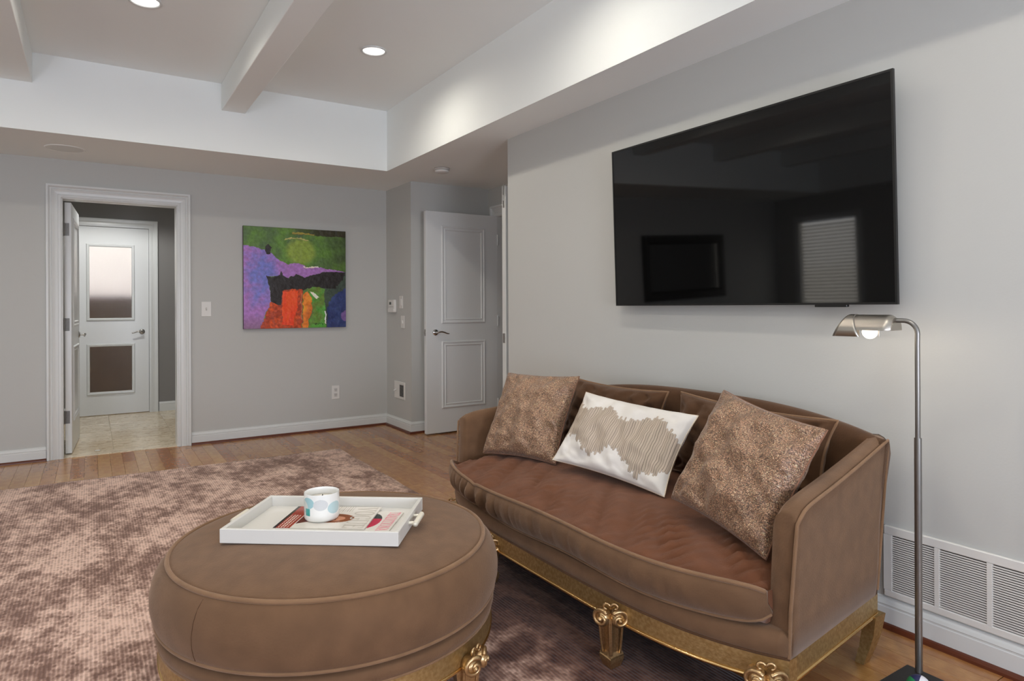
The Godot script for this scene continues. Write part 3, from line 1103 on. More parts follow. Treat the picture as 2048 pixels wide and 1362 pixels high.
func painting() -> void:
	var S := 448
	var n1 := noise_img(0.02, S, S, 41, 4)
	var n2 := noise_img(0.05, S, S, 42, 4)
	var n3 := noise_img(0.01, S, S, 43, 3)
	var poly := func(a: Array) -> PackedVector2Array:
		var p := PackedVector2Array()
		for k in range(0, a.size(), 2):
			p.append(Vector2(a[k], a[k + 1]))
		return p
	var lilac: PackedVector2Array = poly.call([-0.05, 0.17, 0.1, 0.20, 0.2, 0.225, 0.27, 0.26, 0.34, 0.33, 0.42, 0.365, 0.48, 0.345, 0.55, 0.36, 0.62, 0.385, 0.75, 0.385, 1.0, 0.425, 0.9, 0.435, 0.78, 0.425, 0.7, 0.45, 0.57, 0.49, 0.52, 0.46, 0.4, 0.50, 0.3, 0.48, 0.22, 0.49, 0.24, 0.62, 0.255, 0.73, 0.2, 0.85, 0.14, 1.05, -0.05, 1.05])
	var black: PackedVector2Array = poly.call([0.215, 0.475, 0.25, 0.50, 0.33, 0.47, 0.345, 0.43, 0.36, 0.47, 0.42, 0.50, 0.5, 0.455, 0.57, 0.49, 0.7, 0.45, 0.8, 0.425, 1.0, 0.43, 0.96, 0.52, 0.88, 0.60, 0.75, 0.60, 0.6, 0.60, 0.55, 0.62, 0.40, 0.63, 0.36, 0.72, 0.34, 0.77, 0.3, 0.78, 0.26, 0.74, 0.24, 0.6])
	var red: PackedVector2Array = poly.call([0.36, 0.62, 0.45, 0.61, 0.555, 0.61, 0.56, 0.64, 0.545, 1.05, 0.13, 1.05, 0.2, 0.87, 0.255, 0.73, 0.31, 0.77, 0.345, 0.76])
	var bright: PackedVector2Array = poly.call([0.365, 0.63, 0.51, 0.62, 0.50, 0.80, 0.46, 0.98, 0.36, 0.96, 0.355, 0.8])
	var amber: PackedVector2Array = poly.call([0.565, 0.66, 0.6, 0.63, 0.645, 0.70, 0.66, 0.82, 0.62, 0.9, 0.61, 1.05, 0.55, 1.05])
	var green: PackedVector2Array = poly.call([0.6, 0.62, 0.64, 0.59, 0.72, 0.58, 0.775, 0.61, 0.78, 0.76, 0.80, 1.05, 0.61, 1.05, 0.63, 0.9, 0.665, 0.82, 0.645, 0.70])
	var dash: PackedVector2Array = poly.call([0.628, 0.628, 0.66, 0.632, 0.722, 0.685, 0.69, 0.705, 0.64, 0.655])
	var navy: PackedVector2Array = poly.call([0.80, 0.80, 0.86, 0.68, 1.05, 0.56, 1.05, 1.05, 0.81, 1.05])
	var d := PackedByteArray()
	d.resize(S * S * 3)
	for y in S:
		for x in S:
			var k := y * S + x
			var a := n1[k] / 255.0 - 0.5
			var b := n2[k] / 255.0 - 0.5
			var q := n3[k] / 255.0
			var p := Vector2(float(x) / S + a * 0.022 + b * 0.014, float(y) / S + b * 0.018 - a * 0.01)
			var c := Color(0.33, 0.47, 0.18).lerp(Color(0.27, 0.36, 0.22), clampf(q * 1.6 - 0.4, 0, 1))
			var el := Vector2((p.x - 0.54) / 0.17, (p.y - 0.23) / 0.15).length()
			if el < 1.0:
				c = c.lerp(Color(0.50, 0.57, 0.22), clampf((1.0 - el) * 3.0, 0, 0.85))
			if p.x > 0.72:
				c = c.lerp(Color(0.20, 0.25, 0.12), clampf((p.x - 0.72) * 2.4 * (0.5 + q), 0, 0.75))
			if p.y < 0.06 and p.x > 0.4:
				c = c.lerp(Color(0.17, 0.14, 0.08), clampf((p.x - 0.4) * 2.5, 0, 0.85))
			if p.y > 0.42 and p.x > 0.72:
				c = Color(0.19, 0.22, 0.20).lerp(Color(0.24, 0.31, 0.24), q)
			if Geometry2D.is_point_in_polygon(p, navy):
				c = Color(0.13, 0.17, 0.35).lerp(Color(0.20, 0.26, 0.42), clampf(q + a, 0, 1))
				if Vector2((p.x - 0.99) / 0.04, (p.y - 0.88) / 0.06).length() < 1.0:
					c = Color(0.40, 0.30, 0.50)
			if Geometry2D.is_point_in_polygon(p, lilac):
				c = Color(0.58, 0.41, 0.65).lerp(Color(0.40, 0.42, 0.68), clampf(1.3 - Vector2((p.x - 0.17) / 0.16, (p.y - 0.47) / 0.3).length() + a, 0, 1))
				c = c.lerp(Color(0.42, 0.33, 0.36), clampf((p.y - 0.85) * 4.0, 0, 0.6))
			if Geometry2D.is_point_in_polygon(p, black) or Vector2((p.x - 0.225) / 0.025, (p.y - 0.22) / 0.05).length() < 1.0:
				c = Color(0.13, 0.11, 0.10)
			if Geometry2D.is_point_in_polygon(p, red):
				c = Color(0.56, 0.20, 0.09).lerp(Color(0.75, 0.30, 0.10), clampf(q + b - 0.2, 0, 1))
			if Geometry2D.is_point_in_polygon(p, bright):
				c = Color(0.92, 0.29, 0.10).lerp(Color(0.78, 0.22, 0.08), clampf((p.y - 0.65) * 3.0 + 2.0 * (n2[(y / 12) * S + x] / 255.0 - 0.5), 0, 1))
			if Geometry2D.is_point_in_polygon(p, green):
				c = Color(0.29, 0.55, 0.20).lerp(Color(0.36, 0.44, 0.17), clampf(q * 1.4 - 0.3 + a, 0, 1))
			if Geometry2D.is_point_in_polygon(p, amber):
				c = Color(0.87, 0.53, 0.16).lerp(Color(0.72, 0.38, 0.13), clampf(q + a, 0, 1))
			if Geometry2D.is_point_in_polygon(p, dash):
				c = Color(0.88, 0.82, 0.74)
			if absf(p.x - 0.78 - (p.y - 0.8) * 0.06) < 0.007 and p.y > 0.83 and p.y < 0.96:
				c = Color(0.85, 0.84, 0.80)
			if absf(p.x - 0.545) < 0.004 and p.y > 0.66 and p.y < 0.92:
				c = Color(0.62, 0.42, 0.30)
			if absf(p.y - 0.045 - (p.x - 0.5) * 0.05) < 0.008 and p.x > 0.46 and p.x < 0.68:
				c = Color(0.55, 0.49, 0.20)
			if absf(p.y - 0.385) < 0.006 and p.x > 0.56 and p.x < 0.72:
				c = Color(0.82, 0.78, 0.72)
			if absf(Vector2((p.x - 0.5) / 0.11, (p.y - 0.13) / 0.035).length() - 1.0) < 0.16 and p.y < 0.12:
				c = Color(0.62, 0.60, 0.36)
			if absf(p.y - 0.962 - 0.006 * sin(p.x * 260.0)) < 0.0035 and p.x > 0.665 and p.x < 0.765:
				c = Color(0.12, 0.16, 0.08)
			var v := 1.22 + b * 0.3
			d[k * 3] = int(255 * clampf(c.r * v, 0, 1))
			d[k * 3 + 1] = int(255 * clampf(c.g * v, 0, 1))
			d[k * 3 + 2] = int(255 * clampf(c.b * v, 0, 1))
	var m := mat(Color.WHITE, 0.45)
	m.albedo_texture = ImageTexture.create_from_image(Image.create_from_data(S, S, false, Image.FORMAT_RGB8, d))
	m.normal_enabled = true
	m.normal_texture = noise_tex(0.05, 256, true, 3.0, Color.BLACK, Color.WHITE, 44, 4)
	m.normal_scale = 0.3
	var w := 2.0521 - 1.129
	var h := 1.8941 - 0.9792
	var t := thing("abstract_painting", "square abstract canvas in green, lilac, black and orange on the far wall", "painting", Vector3(1.129 + w / 2, 0.9792, FAR_Z))
	var f := Mb.new()
	f.put(PackedVector3Array([Vector3(-w / 2, 0, 0.036), Vector3(w / 2, 0, 0.036), Vector3(w / 2, h, 0.036), Vector3(-w / 2, h, 0.036)]), PackedInt32Array([0, 1, 2, 0, 2, 3]), false, PackedVector2Array([Vector2(0, 1), Vector2(1, 1), Vector2(1, 0), Vector2(0, 0)]), false)
	obj("painted_face", f, m, t)
	var b := Mb.new()
	b.box(Vector3(0, h / 2, 0.0205), Vector3(w + 0.002, h + 0.002, 0.030), 0.002)
	obj("canvas_edge", b, mat(rgb(58, 50, 42), 0.7), t)


# ---------------------------------------------------------------- sofa
func rail_x(s: float, top := 1.405) -> float:
	return top + 0.15 * pow(minf(absf(s), 1.0) / 0.94, 4.0)


# the scrolled, fluted front leg; +z is outwards, the corner of the block faces out
func scroll_leg(parent: Node3D, at: Vector3, turn: float, h := 0.195) -> void:
	var bs := Basis(Vector3.UP, turn)
	var b := Mb.new()
	# tapered block, its corner to the front
	var rows := []
	for q in [[0.038, 0.034], [0.05, 0.027], [0.075, 0.029], [0.12, 0.034], [h * 0.85, 0.038], [h * 0.93, 0.034]]:
		var row := PackedVector3Array()
		var r: float = q[1]
		for c in [[0, 1.3], [0.35, 0.8], [1.15, 0.0], [0.35, -0.8], [0, -1.2], [-0.35, -0.8], [-1.15, 0.0], [-0.35, 0.8]]:
			row.append(at + bs * Vector3(c[0] * r, q[0], c[1] * r))
		rows.append(row)
	b.grid(rows, true, false, false, true, false, false, true)
	# ridges running down both faces
	for s in [-1.0, 1.0]:
		for e in [[0.002, 0.004], [0.028, 0.0042]]:
			var pth := []
			for k in 9:
				var u := k / 8.0
				var y := lerpf(0.045, h * 0.86, u)
				var r := lerpf(0.027, 0.038, u)
				pth.append(at + bs * Vector3(s * (e[0] + (e[0] * 0.4) * u), y, r * 1.3 - absf(e[0]) * 0.9 + 0.002))
			b.tube(pth, e[1], 6)
	obj("leg", b, M.leg_gold, parent)
	var v := Mb.new()
	for s in [-1.0, 1.0]:
		# volutes, one on each face
		var pth := []
		var rr := []
		for k in 28:
			var u := k / 27.0
			var ang := PI * 0.75 - u * TAU * 1.35
			var rad := lerpf(0.028, 0.004, u)
			var loc := Vector2(cos(ang) * rad + 0.030, sin(ang) * rad + h - 0.027)
			pth.append(at + bs * Vector3(s * loc.x, loc.y, 0.066 - loc.x * 0.55 + 0.006 * u))
			rr.append(lerpf(0.0066, 0.005, u))
		v.tube(pth, rr, 7)
		var eye := at + bs * Vector3(s * 0.030, h - 0.027, 0.054)
		v.lathe([[0.0005, 0.012], [0.007, 0.009], [0.009, 0.0], [0.0005, -0.004]], 10, eye, bs * Basis(Vector3.UP, s * 0.5) * Basis(Vector3.RIGHT, PI / 2))
		v.lathe([[0.0005, 0.004], [0.026, 0.002], [0.026, -0.03], [0.0005, -0.03]], 16, at + bs * Vector3(s * 0.030, h - 0.027, 0.049), bs * Basis(Vector3.UP, s * 0.5) * Basis(Vector3.RIGHT, PI / 2))
		# small curls on top
		var p2 := []
		for k in 14:
			var u := k / 13.0
			var ang := PI * 0.95 - u * TAU * 0.8
			p2.append(at + bs * Vector3(s * (0.014 + cos(ang) * lerpf(0.013, 0.005, u)), h + 0.006 + sin(ang) * lerpf(0.013, 0.005, u), 0.040))
		v.tube(p2, 0.0042, 6)
	obj("scroll", v, M.leg_gold, parent)
	var ft := Mb.new()
	var fr := []
	for q in [[0.0, 0.027], [0.022, 0.035], [0.034, 0.036], [0.040, 0.028]]:
		var row := PackedVector3Array()
		for c in [[0, 1.25], [1.1, 0.0], [0, -1.1], [-1.1, 0.0]]:
			row.append(at + bs * Vector3(c[0] * q[1], q[0], c[1] * q[1]))
		fr.append(row)
	ft.grid(fr, true, false, false, true, false, false, true)
	obj("foot", ft, M.leg_gold, parent)


func seat_y(x: float, s: float) -> float:
	# height of the seat cushion's top
	var xf := rail_x(s, 1.375)
	var u := clampf((x - xf) / 0.30, 0, 1)
	return 0.415 + 0.040 * sin(u * PI * 0.5) - 0.034 * pow(absf(s) / 0.88, 6.0)


func sofa() -> void:
	var at := Vector3(1.9, 0, ZC)
	var o := thing("settee", "brown velvet settee with a bowed front, gilt rail and scrolled gilt legs", "sofa", at)
	var n := 72
	# gilt rail with a rounded lower edge
	var outline := []      # plan of the rail, front then sides
	for i in n + 1:
		var s := lerpf(-0.94, 0.94, float(i) / n)
		outline.append(Vector2(rail_x(s), s))
	var rows := []
	for p in outline:
		var row := PackedVector3Array()
		for q in [[0.0, 0.162], [-0.003, 0.17], [-0.003, 0.226], [0.03, 0.226], [0.03, 0.162]]:
			row.append(Vector3(p.x + q[0], q[1], ZC + p.y))
		rows.append(row)
	var b := Mb.new()
	b.grid(rows, true, false, false, true, false, false, true)
	for s in [-1.0, 1.0]:
		b.put(PackedVector3Array([Vector3(1.555, 0.162, ZC + s * 0.94), Vector3(2.155, 0.162, ZC + s * 0.850), Vector3(2.155, 0.226, ZC + s * 0.850), Vector3(1.555, 0.226, ZC + s * 0.94), Vector3(1.555, 0.162, ZC + s * 0.91), Vector3(2.155, 0.162, ZC + s * 0.820), Vector3(2.155, 0.226, ZC + s * 0.820), Vector3(1.555, 0.226, ZC + s * 0.91)]), PackedInt32Array([0, 1, 2, 0, 2, 3, 4, 6, 5, 4, 7, 6, 0, 5, 1, 0, 4, 5, 3, 2, 6, 3, 6, 7, 0, 3, 7, 0, 7, 4, 1, 5, 6, 1, 6, 2]), false)
	obj("gilt_rail", b, M.gold, o, at)
	var bd := Mb.new()
	var pth := [Vector3(2.15, 0.162, ZC - 0.852)]
	for p in outline:
		pth.append(Vector3(p.x - 0.002, 0.162, ZC + p.y))
	pth.append(Vector3(2.15, 0.162, ZC + 0.852))
	bd.tube(pth, 0.0055, 8)
	obj("rail_bead", bd, M.gold_edge, o, at)
	# upholstered band above the rail
	rows = []
	for p in outline:
		var row := PackedVector3Array()
		for q in [[0.004, 0.226], [-0.004, 0.234], [-0.009, 0.252], [-0.008, 0.272], [0.0, 0.288], [0.02, 0.297], [0.5, 0.297], [0.5, 0.226]]:
			row.append(Vector3(minf(p.x + q[0], 2.2), q[1], ZC + p.y * (1.0 if q[0] < 0.4 else 0.9)))
		rows.append(row)
	b = Mb.new()
	b.grid(rows, true, false, true, true, false, false, true)
	obj("seat_deck", b, M.velvet, o, at)
	b = Mb.new()
	pth = []
	for p in outline:
		pth.append(Vector3(p.x - 0.001, 0.2275, ZC + p.y))
	b.tube(pth, 0.0042, 7)
	obj("deck_welt", b, M.velvet_dark, o, at)
	# seat cushion
	var wn := FastNoiseLite.new()
	wn.seed = 77
	wn.frequency = 1.0
	wn.fractal_octaves = 2
	var prof_n := 34
	rows = []
	var pipe := []
	var pipe2 := []
	var half := 0.885
	var ns := 150
	for i in ns + 1:
		var s := lerpf(-half, half, float(i) / ns)
		var e := pow(maxf(0.0, 1.0 - pow(absf(s) / (half + 0.0004), 26.0)), 0.5)   # rounds off the ends
		var xf := rail_x(s, 1.372)
		var crease := exp(-pow((s + 0.45) / 0.022, 2.0))
		var row := PackedVector3Array()
		var yb := 0.297 + 0.022 * crease + 0.006 * sin(s * 9.0)
		var yt := 0.414 + 0.005 * sin(s * 7.0 + 1.0) - 0.006 * crease
		var ym := (yb + yt) / 2
		var pl := (0.0045 * wn.get_noise_2d(s * 14.0, 3.0) + 0.003 * wn.get_noise_2d(s * 40.0, 9.0)) * (0.45 + 2.0 * exp(-pow((s + 0.48) / 0.26, 2.0)))
		# bottom, from the back to the front seam
		row.append(Vector3(2.14, yb + 0.004, ZC + s))
		row.append(Vector3(xf + 0.25, yb, ZC + s))
		row.append(Vector3(xf + 0.05, yb, ZC + s))
		for k in 9:
			var u := k / 8.0
			var bulge := sin(u * PI)
			var x := lerpf(xf + 0.030, xf, u) - 0.028 * pow(bulge, 0.7) * lerpf(0.5, 1.0, e) + crease * 0.020 * bulge + pl * bulge * (1.0 + 1.5 * (1.0 - u)) * 2.0
			row.append(Vector3(x + (1.0 - e) * 0.04, lerpf(ym, lerpf(yb, yt, u), lerpf(0.55, 1.0, e)), ZC + s))
		for k in 3:
			row[k].z = ZC + s * (1.0 - 0.075 * clampf((row[k].x - xf) / (2.14 - xf), 0, 1))
		pipe2.append(row[3] + Vector3(-0.002, 0, 0))
		pipe.append(row[11] + Vector3(-0.001, 0.001, 0))
		for k in 20:
			var u := (k + 1) / 20.0
			var x := lerpf(xf, 2.14, u)
			var wr := 0.0
			var amp := exp(-pow((u - 0.22) / 0.22, 2.0))
			wr = amp * 0.012 * wn.get_noise_2d(s * 7.5 + u * 5.2, u * 3.0)
			wr += amp * 0.026 * (0.35 - absf(wn.get_noise_2d(s * 5.6 + u * 3.6 + 40.0, u * 1.2 + s)) * 1.9)
			var y := seat_y(x, s) + wr
			row.append(Vector3(x, lerpf(ym, y, lerpf(0.55, 1.0, e)), ZC + s * (1.0 - 0.075 * u)))
		rows.append(row)
	# the top panel with the hidden underside, and the boxing in front, velvet sheen put into its lighter colour
	var tops := []
	var fronts := []
	for row in rows:
		var tp := PackedVector3Array()
		for k in range(11, row.size()):
			tp.append(row[k])
		for k in 4:
			tp.append(row[k] + (Vector3(0.004, 0, 0) if k == 3 else Vector3.ZERO))
		tp.append(row[11] + Vector3(0.006, -0.004, 0))
		tops.append(tp)
		var fr := PackedVector3Array()
		for k in range(3, 12):
			fr.append(row[k])
		for k in range(11, 2, -4):
			fr.append(row[k] + Vector3(0.012, 0, 0))
		fronts.append(fr)
	b = Mb.new()
	b.grid(tops, true, false, true, true, false, false, true)
	var cu := obj("seat_cushion", b, M.velvet_seat, o, at)
	b = Mb.new()
	b.grid(fronts, true, false, true, true, false, false, true)
	obj("boxing", b, M.velvet, cu, at)
	for pp in [pipe, pipe2]:
		b = Mb.new()
		b.tube(pp, 0.0062 if pp == pipe else 0.0045, 8)
		obj("piping", b, M.welt, cu, at)
	# arms
	for sd in [-1.0, 1.0]:
		var th := 0.088
		var ar := []
		var welt := []
		var steps := 26
		for i in steps + 1:
			var u := float(i) / steps
			# along the arm from the front to the back
			var xb := lerpf(1.572, 2.150, u)
			var xt := lerpf(1.592, 2.262, u)
			var zo_b := lerpf(0.938, 0.852, u)
			var zo_t := lerpf(0.952, 0.830, u)
			var top := 0.628 + 0.092 * pow(u, 1.25)
			top -= 0.022 * exp(-u * 26.0)
			var row := PackedVector3Array()
			for q in [[0.0, 0.226], [0.0, 0.32], [0.004, 0.45], [0.004, 0.56], [0.0, -0.012], [0.012, -0.001], [0.03, 0.006], [0.052, 0.004], [0.066, -0.012], [0.074, -0.04], [0.074, 0.42], [0.074, 0.28]]:
				var y: float = q[1]
				if y < 0.1:
					y = top + y
				else:
					y = minf(y, top - 0.03)
				var f := clampf((y - 0.226) / 0.5, 0, 1)
				var zo := lerpf(zo_b, zo_t, f)
				row.append(Vector3(lerpf(xb, xt, f), y, ZC + sd * (zo - q[0])))
			ar.append(row)
			welt.append(row[4] + Vector3(0, 0.003, sd * 0.001))
		b = Mb.new()
		# rounded front end
		var first: PackedVector3Array = ar[0]
		var fr := PackedVector3Array()
		var mz := 0.0
		for p in first:
			mz += p.z / first.size()
		for p in first:
			fr.append(Vector3(p.x - 0.016, minf(p.y, first[6].y - 0.010), lerpf(p.z, mz, 0.16)))
		ar.push_front(fr)
		b.grid(ar, true, false, true, true, false, false, true)
		var am := obj("arm", b, M.velvet, o, at)
		b = Mb.new()
		var wl := [Vector3(1.553, 0.23, ZC + sd * 0.938), Vector3(1.556, 0.35, ZC + sd * 0.941), Vector3(1.566, 0.52, ZC + sd * 0.949), Vector3(1.572, 0.585, ZC + sd * 0.951)]
		wl.append_array(welt)
		wl.append(Vector3(2.262, 0.70, ZC + sd * 0.830))
		wl.append(Vector3(2.20, 0.45, ZC + sd * 0.842))
		wl.append(Vector3(2.150, 0.24, ZC + sd * 0.852))
		b.tube(wl, 0.005, 7)
		obj("arm_welt", b, M.welt, am, at)
	# back: a bowed shell from arm to arm
	rows = []
	for i in 61:
		var s := lerpf(-0.835, 0.835, i / 60.0)
		var c := pow(absf(s) / 0.835, 3.0)
		var y1 := 0.787 - 0.072 * pow(absf(s) / 0.835, 2.6)
		var xo := 2.345 - 0.075 * c
		var row := PackedVector3Array()
		for q in [[-0.12, 0.20], [-0.06, 0.45], [0.0, y1 - 0.05], [-0.006, y1 - 0.016], [-0.022, y1 - 0.003], [-0.045, y1], [-0.07, y1 - 0.008], [-0.086, y1 - 0.03], [-0.125, 0.56], [-0.165, 0.40], [-0.17, 0.25]]:
			row.append(Vector3(xo + q[0], q[1], ZC + s * (1.0 if q[1] > 0.3 else 1.01)))
		rows.append(row)
	b = Mb.new()
	b.grid(rows, true, false, true, true, false, false, true)
	obj("backrest", b, M.velvet_dark, o, at)
	# legs
	for q in [[-0.36, 0.0], [0.40, 0.0], [-0.885, 0.5], [0.885, -0.5]]:
		var s: float = q[0]
		var lx := rail_x(s) - 0.004
		scroll_leg(o, Vector3(lx, 0.014, ZC + s) - at, -PI / 4)
	for sd in [-1.0, 1.0]:
		b = Mb.new()
		var lr := []
		for q in [[0.166, 2.138, 0.030, 0.845], [0.10, 2.140, 0.025, 0.838], [0.05, 2.132, 0.021, 0.829], [0.0, 2.118, 0.018, 0.818]]:
			var row := PackedVector3Array()
			for c in [[-1, -1], [1, -1], [1, 1], [-1, 1]]:
				row.append(Vector3(q[1] + c[0] * q[2], q[0], ZC + sd * q[3] + c[1] * q[2] * 0.8))
			lr.append(row)
		b.grid(lr, true, false, false, true, false, false, true)
		obj("rear_leg", b, M.gold, o, at)


# ---------------------------------------------------------------- cushions
# a stuffed pillow in the plane xy facing +z, its origin at its middle
func pillow_mesh(w: float, h: float, t: float, sd: int, ears := 0.07, fold := 0.006) -> Mb:
	var n := 40
	var nz := FastNoiseLite.new()
	nz.seed = sd
	nz.frequency = 1.0
	nz.fractal_octaves = 3
	var b := Mb.new()
	for side in [1.0, -1.0]:
		var rows := []
		for i in n + 1:
			var v := lerpf(1.0, -1.0, float(i) / n)
			v = sin(v * PI / 2) * 0.5 + v * 0.5
			var row := PackedVector3Array()
			for j in n + 1:
				var u := lerpf(-1.0, 1.0, float(j) / n)
				u = sin(u * PI / 2) * 0.5 + u * 0.5
				var px := w / 2 * u * (1.0 - ears * (1.0 - v * v) * u * u)
				var py := h / 2 * v * (1.0 - ears * (1.0 - u * u) * v * v)
				var z := t / 2 * pow(maxf(0.0, (1.0 - u * u) * (1.0 - v * v)), 0.42)
				var edge := clampf((1.0 - maxf(absf(u), absf(v))) * 6.0, 0, 1)
				z += fold * edge * nz.get_noise_3d(px * 9.0, py * 9.0, side * 5.0) * 1.6
				# creases that run in from the corners
				var r := Vector2(absf(u), absf(v)).length()
				z += fold * 0.9 * edge * sin(atan2(v, u) * 22.0) * clampf(r - 0.75, 0, 0.5)
				row.append(Vector3(px, py, side * maxf(z, 0.0) + 0.0))
			rows.append(row)
		var k0 := b.U.size()
		b.grid(rows, false, false, true, false, side > 0, true)
		for k in range(k0, b.U.size()):
			b.U[k] = Vector2(0.5 + b.P[k].x / w, 0.5 - b.P[k].y / h)
	return b


func edge_path(w: float, h: float, ears: float, n := 24) -> Array:
	var p := []
	for s in 4:
		for k in n:
			var t := lerpf(-1.0, 1.0, float(k) / n)
			var u: float = [t, 1.0, -t, -1.0][s]
			var v: float = [1.0, -t, -1.0, t][s]
			p.append(Vector3(w / 2 * u * (1.0 - ears * (1.0 - v * v) * u * u), h / 2 * v * (1.0 - ears * (1.0 - u * u) * v * v), 0))
	return p


func pose(xa: Vector3, ya: Vector3) -> Basis:
	var x := xa.normalized()
	var y := (ya - x * ya.dot(x)).normalized()
	return Basis(x, y, x.cross(y))


func cushions() -> void:
	# brown velvet back cushions
	for q in [[Vector3(2.11, 0.630, -2.395), Vector3(0.07, -0.02, 1), Vector3(0.20, 1, 0.0), 0.64, "brown velvet back cushion between the left sequined pillow and the white pillow", 61], [Vector3(2.11, 0.624, -1.635), Vector3(-0.06, -0.02, 1), Vector3(0.20, 1, 0.0), 0.74, "brown velvet back cushion half hidden by the right sequined pillow", 62]]:
		var t := thing("back_cushion", q[4], "cushion", q[0], pose(q[1], q[2]), "brown velvet back cushions")
		obj("cover", pillow_mesh(q[3], 0.325, 0.19, q[5], 0.10, 0.022), M.velvet_dark, t)
		var p := Mb.new()
		p.tube(edge_path(q[3], 0.325, 0.10), 0.005, 7, true)
		obj("piping", p, M.welt, t)
	# sequined pillows
	var S := 256
	var img := PackedByteArray()
	img.resize(S * S * 3)
	var nrm := PackedByteArray()
	nrm.resize(S * S * 3)
	var r := RandomNumberGenerator.new()
	r.seed = 99
	for y in S / 2:
		for x in S / 2:
			var v := 0.36 + 0.74 * pow(r.randf(), 1.4)
			if r.randf() < 0.04:  # glints painted bright into scattered sequin cells
				v = 1.5
			var warm := r.randf()
			var c := Color(0.86, 0.69, 0.53).lerp(Color(0.80, 0.68, 0.60), warm)
			if (x + y * 2) % 5 == 0:
				v *= 0.55
			var nx := (r.randf() - 0.5) * 1.3
			var ny := (r.randf() - 0.5) * 1.3
			for dy in 2:
				for dx in 2:
					var k := ((y * 2 + dy) * S + x * 2 + dx) * 3
					img[k] = int(255 * clampf(c.r * v, 0, 1))
					img[k + 1] = int(255 * clampf(c.g * v, 0, 1))
					img[k + 2] = int(255 * clampf(c.b * v, 0, 1))
					nrm[k] = int(clampf(127.5 + 127.5 * nx, 0, 255))
					nrm[k + 1] = int(clampf(127.5 + 127.5 * ny, 0, 255))
					nrm[k + 2] = 230
	var sq := mat(rgb(255, 240, 228), 0.38, 0.22)
	sq.albedo_texture = ImageTexture.create_from_image(Image.create_from_data(S, S, false, Image.FORMAT_RGB8, img))
	sq.normal_enabled = true
	sq.normal_texture = ImageTexture.create_from_image(Image.create_from_data(S, S, false, Image.FORMAT_RGB8, nrm))
	sq.normal_scale = 0.6
	sq.rim_enabled = true
	sq.rim = 0.4
	tri(sq, 4.6)
	var back := velvet(rgb(150, 108, 84), 131)
	for q in [[Vector3(1.778, 0.644, -2.605), Vector3(0.316, 0.019, 0.948), Vector3(0.464, 0.872, -0.172), 0.411, "rose gold sequined square pillow at the far end of the settee", 71], [Vector3(1.733, 0.657, -1.347), Vector3(-0.112, -0.168, 0.979), Vector3(0.419, 0.889, 0.201), 0.394, "rose gold sequined square pillow tipped against the near arm of the settee", 72]]:
		var t := thing("sequin_pillow", q[4], "pillow", q[0], pose(q[1], q[2]), "rose gold sequined pillows")
		var mb := pillow_mesh(q[3] + 0.022, q[3] + 0.022, 0.15, q[5], 0.065, 0.018)
		obj("cover", mb, sq, t)
		var p := Mb.new()
		var e := edge_path(q[3] + 0.018, q[3] + 0.018, 0.065)
		for k in e.size():
			e[k] += Vector3(0, 0, -0.004)
		p.tube(e, 0.004, 6, true)
		obj("seam", p, back, t)
	# white lumbar pillow with an appliqued band of cords
	var W := 760
	var H := 460
	var d := PackedByteArray()
	d.resize(W * H * 3)
	var hg := PackedByteArray()
	hg.resize(W * H)
	var up := Curve.new()
	var dn := Curve.new()
	for k in [[0.0, 0.13], [0.03, 0.16], [0.1, 0.25], [0.165, 0.29], [0.22, 0.26], [0.264, 0.225], [0.375, 0.175], [0.41, 0.21], [0.464, 0.285], [0.561, 0.305], [0.645, 0.277], [0.734, 0.174], [0.79, 0.18], [0.839, 0.223], [0.942, 0.337], [1.0, 0.42]]:
		up.add_point(Vector2(k[0], k[1]), 0, 0, Curve.TANGENT_LINEAR, Curve.TANGENT_LINEAR)
	for k in [[0.0, 0.80], [0.037, 0.68], [0.09, 0.645], [0.132, 0.649], [0.18, 0.67], [0.231, 0.722], [0.3, 0.80], [0.357, 0.849], [0.428, 0.773], [0.498, 0.696], [0.55, 0.69], [0.593, 0.707], [0.672, 0.807], [0.77, 0.92], [0.807, 0.868], [0.952, 0.777], [1.0, 0.7]]:
		dn.add_point(Vector2(k[0], k[1]), 0, 0, Curve.TANGENT_LINEAR, Curve.TANGENT_LINEAR)
	var cords := 62
	var jit := []
	for k in cords:
		jit.append(Vector3(r.randf_range(-0.03, 0.03), r.randf_range(-0.03, 0.03), r.randf_range(0.92, 1.0)))
	for y in H:
		for x in W:
			var u := float(x) / W
			var v := float(y) / H
			var ci := mini(cords - 1, int(u * cords))
			var uc := (ci + 0.5) / cords
			var cx := (u * cords - ci - 0.5) * 2.0
			var a: float = up.sample(uc) + jit[ci].x
			var e: float = dn.sample(uc) + jit[ci].y
			var cap := 0.02 * (1.0 - sqrt(maxf(0.0, 1.0 - cx * cx)))
			var c := Color(0.90, 0.885, 0.855)
			var hh := 0.0
			if v > a + cap and v < e - cap and u > 0.012 and u < 0.965:
				var sh: float = jit[ci].z * (1.0 if absf(cx) < 0.8 else 0.72)
				c = Color(0.78 * sh, 0.72 * sh, 0.65 * sh)
				hh = sqrt(maxf(0.0, 1.0 - cx * cx * 0.8))
			var k := (y * W + x)
			d[k * 3] = int(255 * c.r)
			d[k * 3 + 1] = int(255 * c.g)
			d[k * 3 + 2] = int(255 * c.b)
			hg[k] = int(255 * hh)
	var lm := mat(Color.WHITE, 0.8, 0, 0.25)
	lm.albedo_texture = ImageTexture.create_from_image(Image.create_from_data(W, H, false, Image.FORMAT_RGB8, d))
	lm.heightmap_enabled = true
	lm.heightmap_texture = ImageTexture.create_from_image(Image.create_from_data(W, H, false, Image.FORMAT_L8, hg))
	lm.heightmap_scale = 0.2
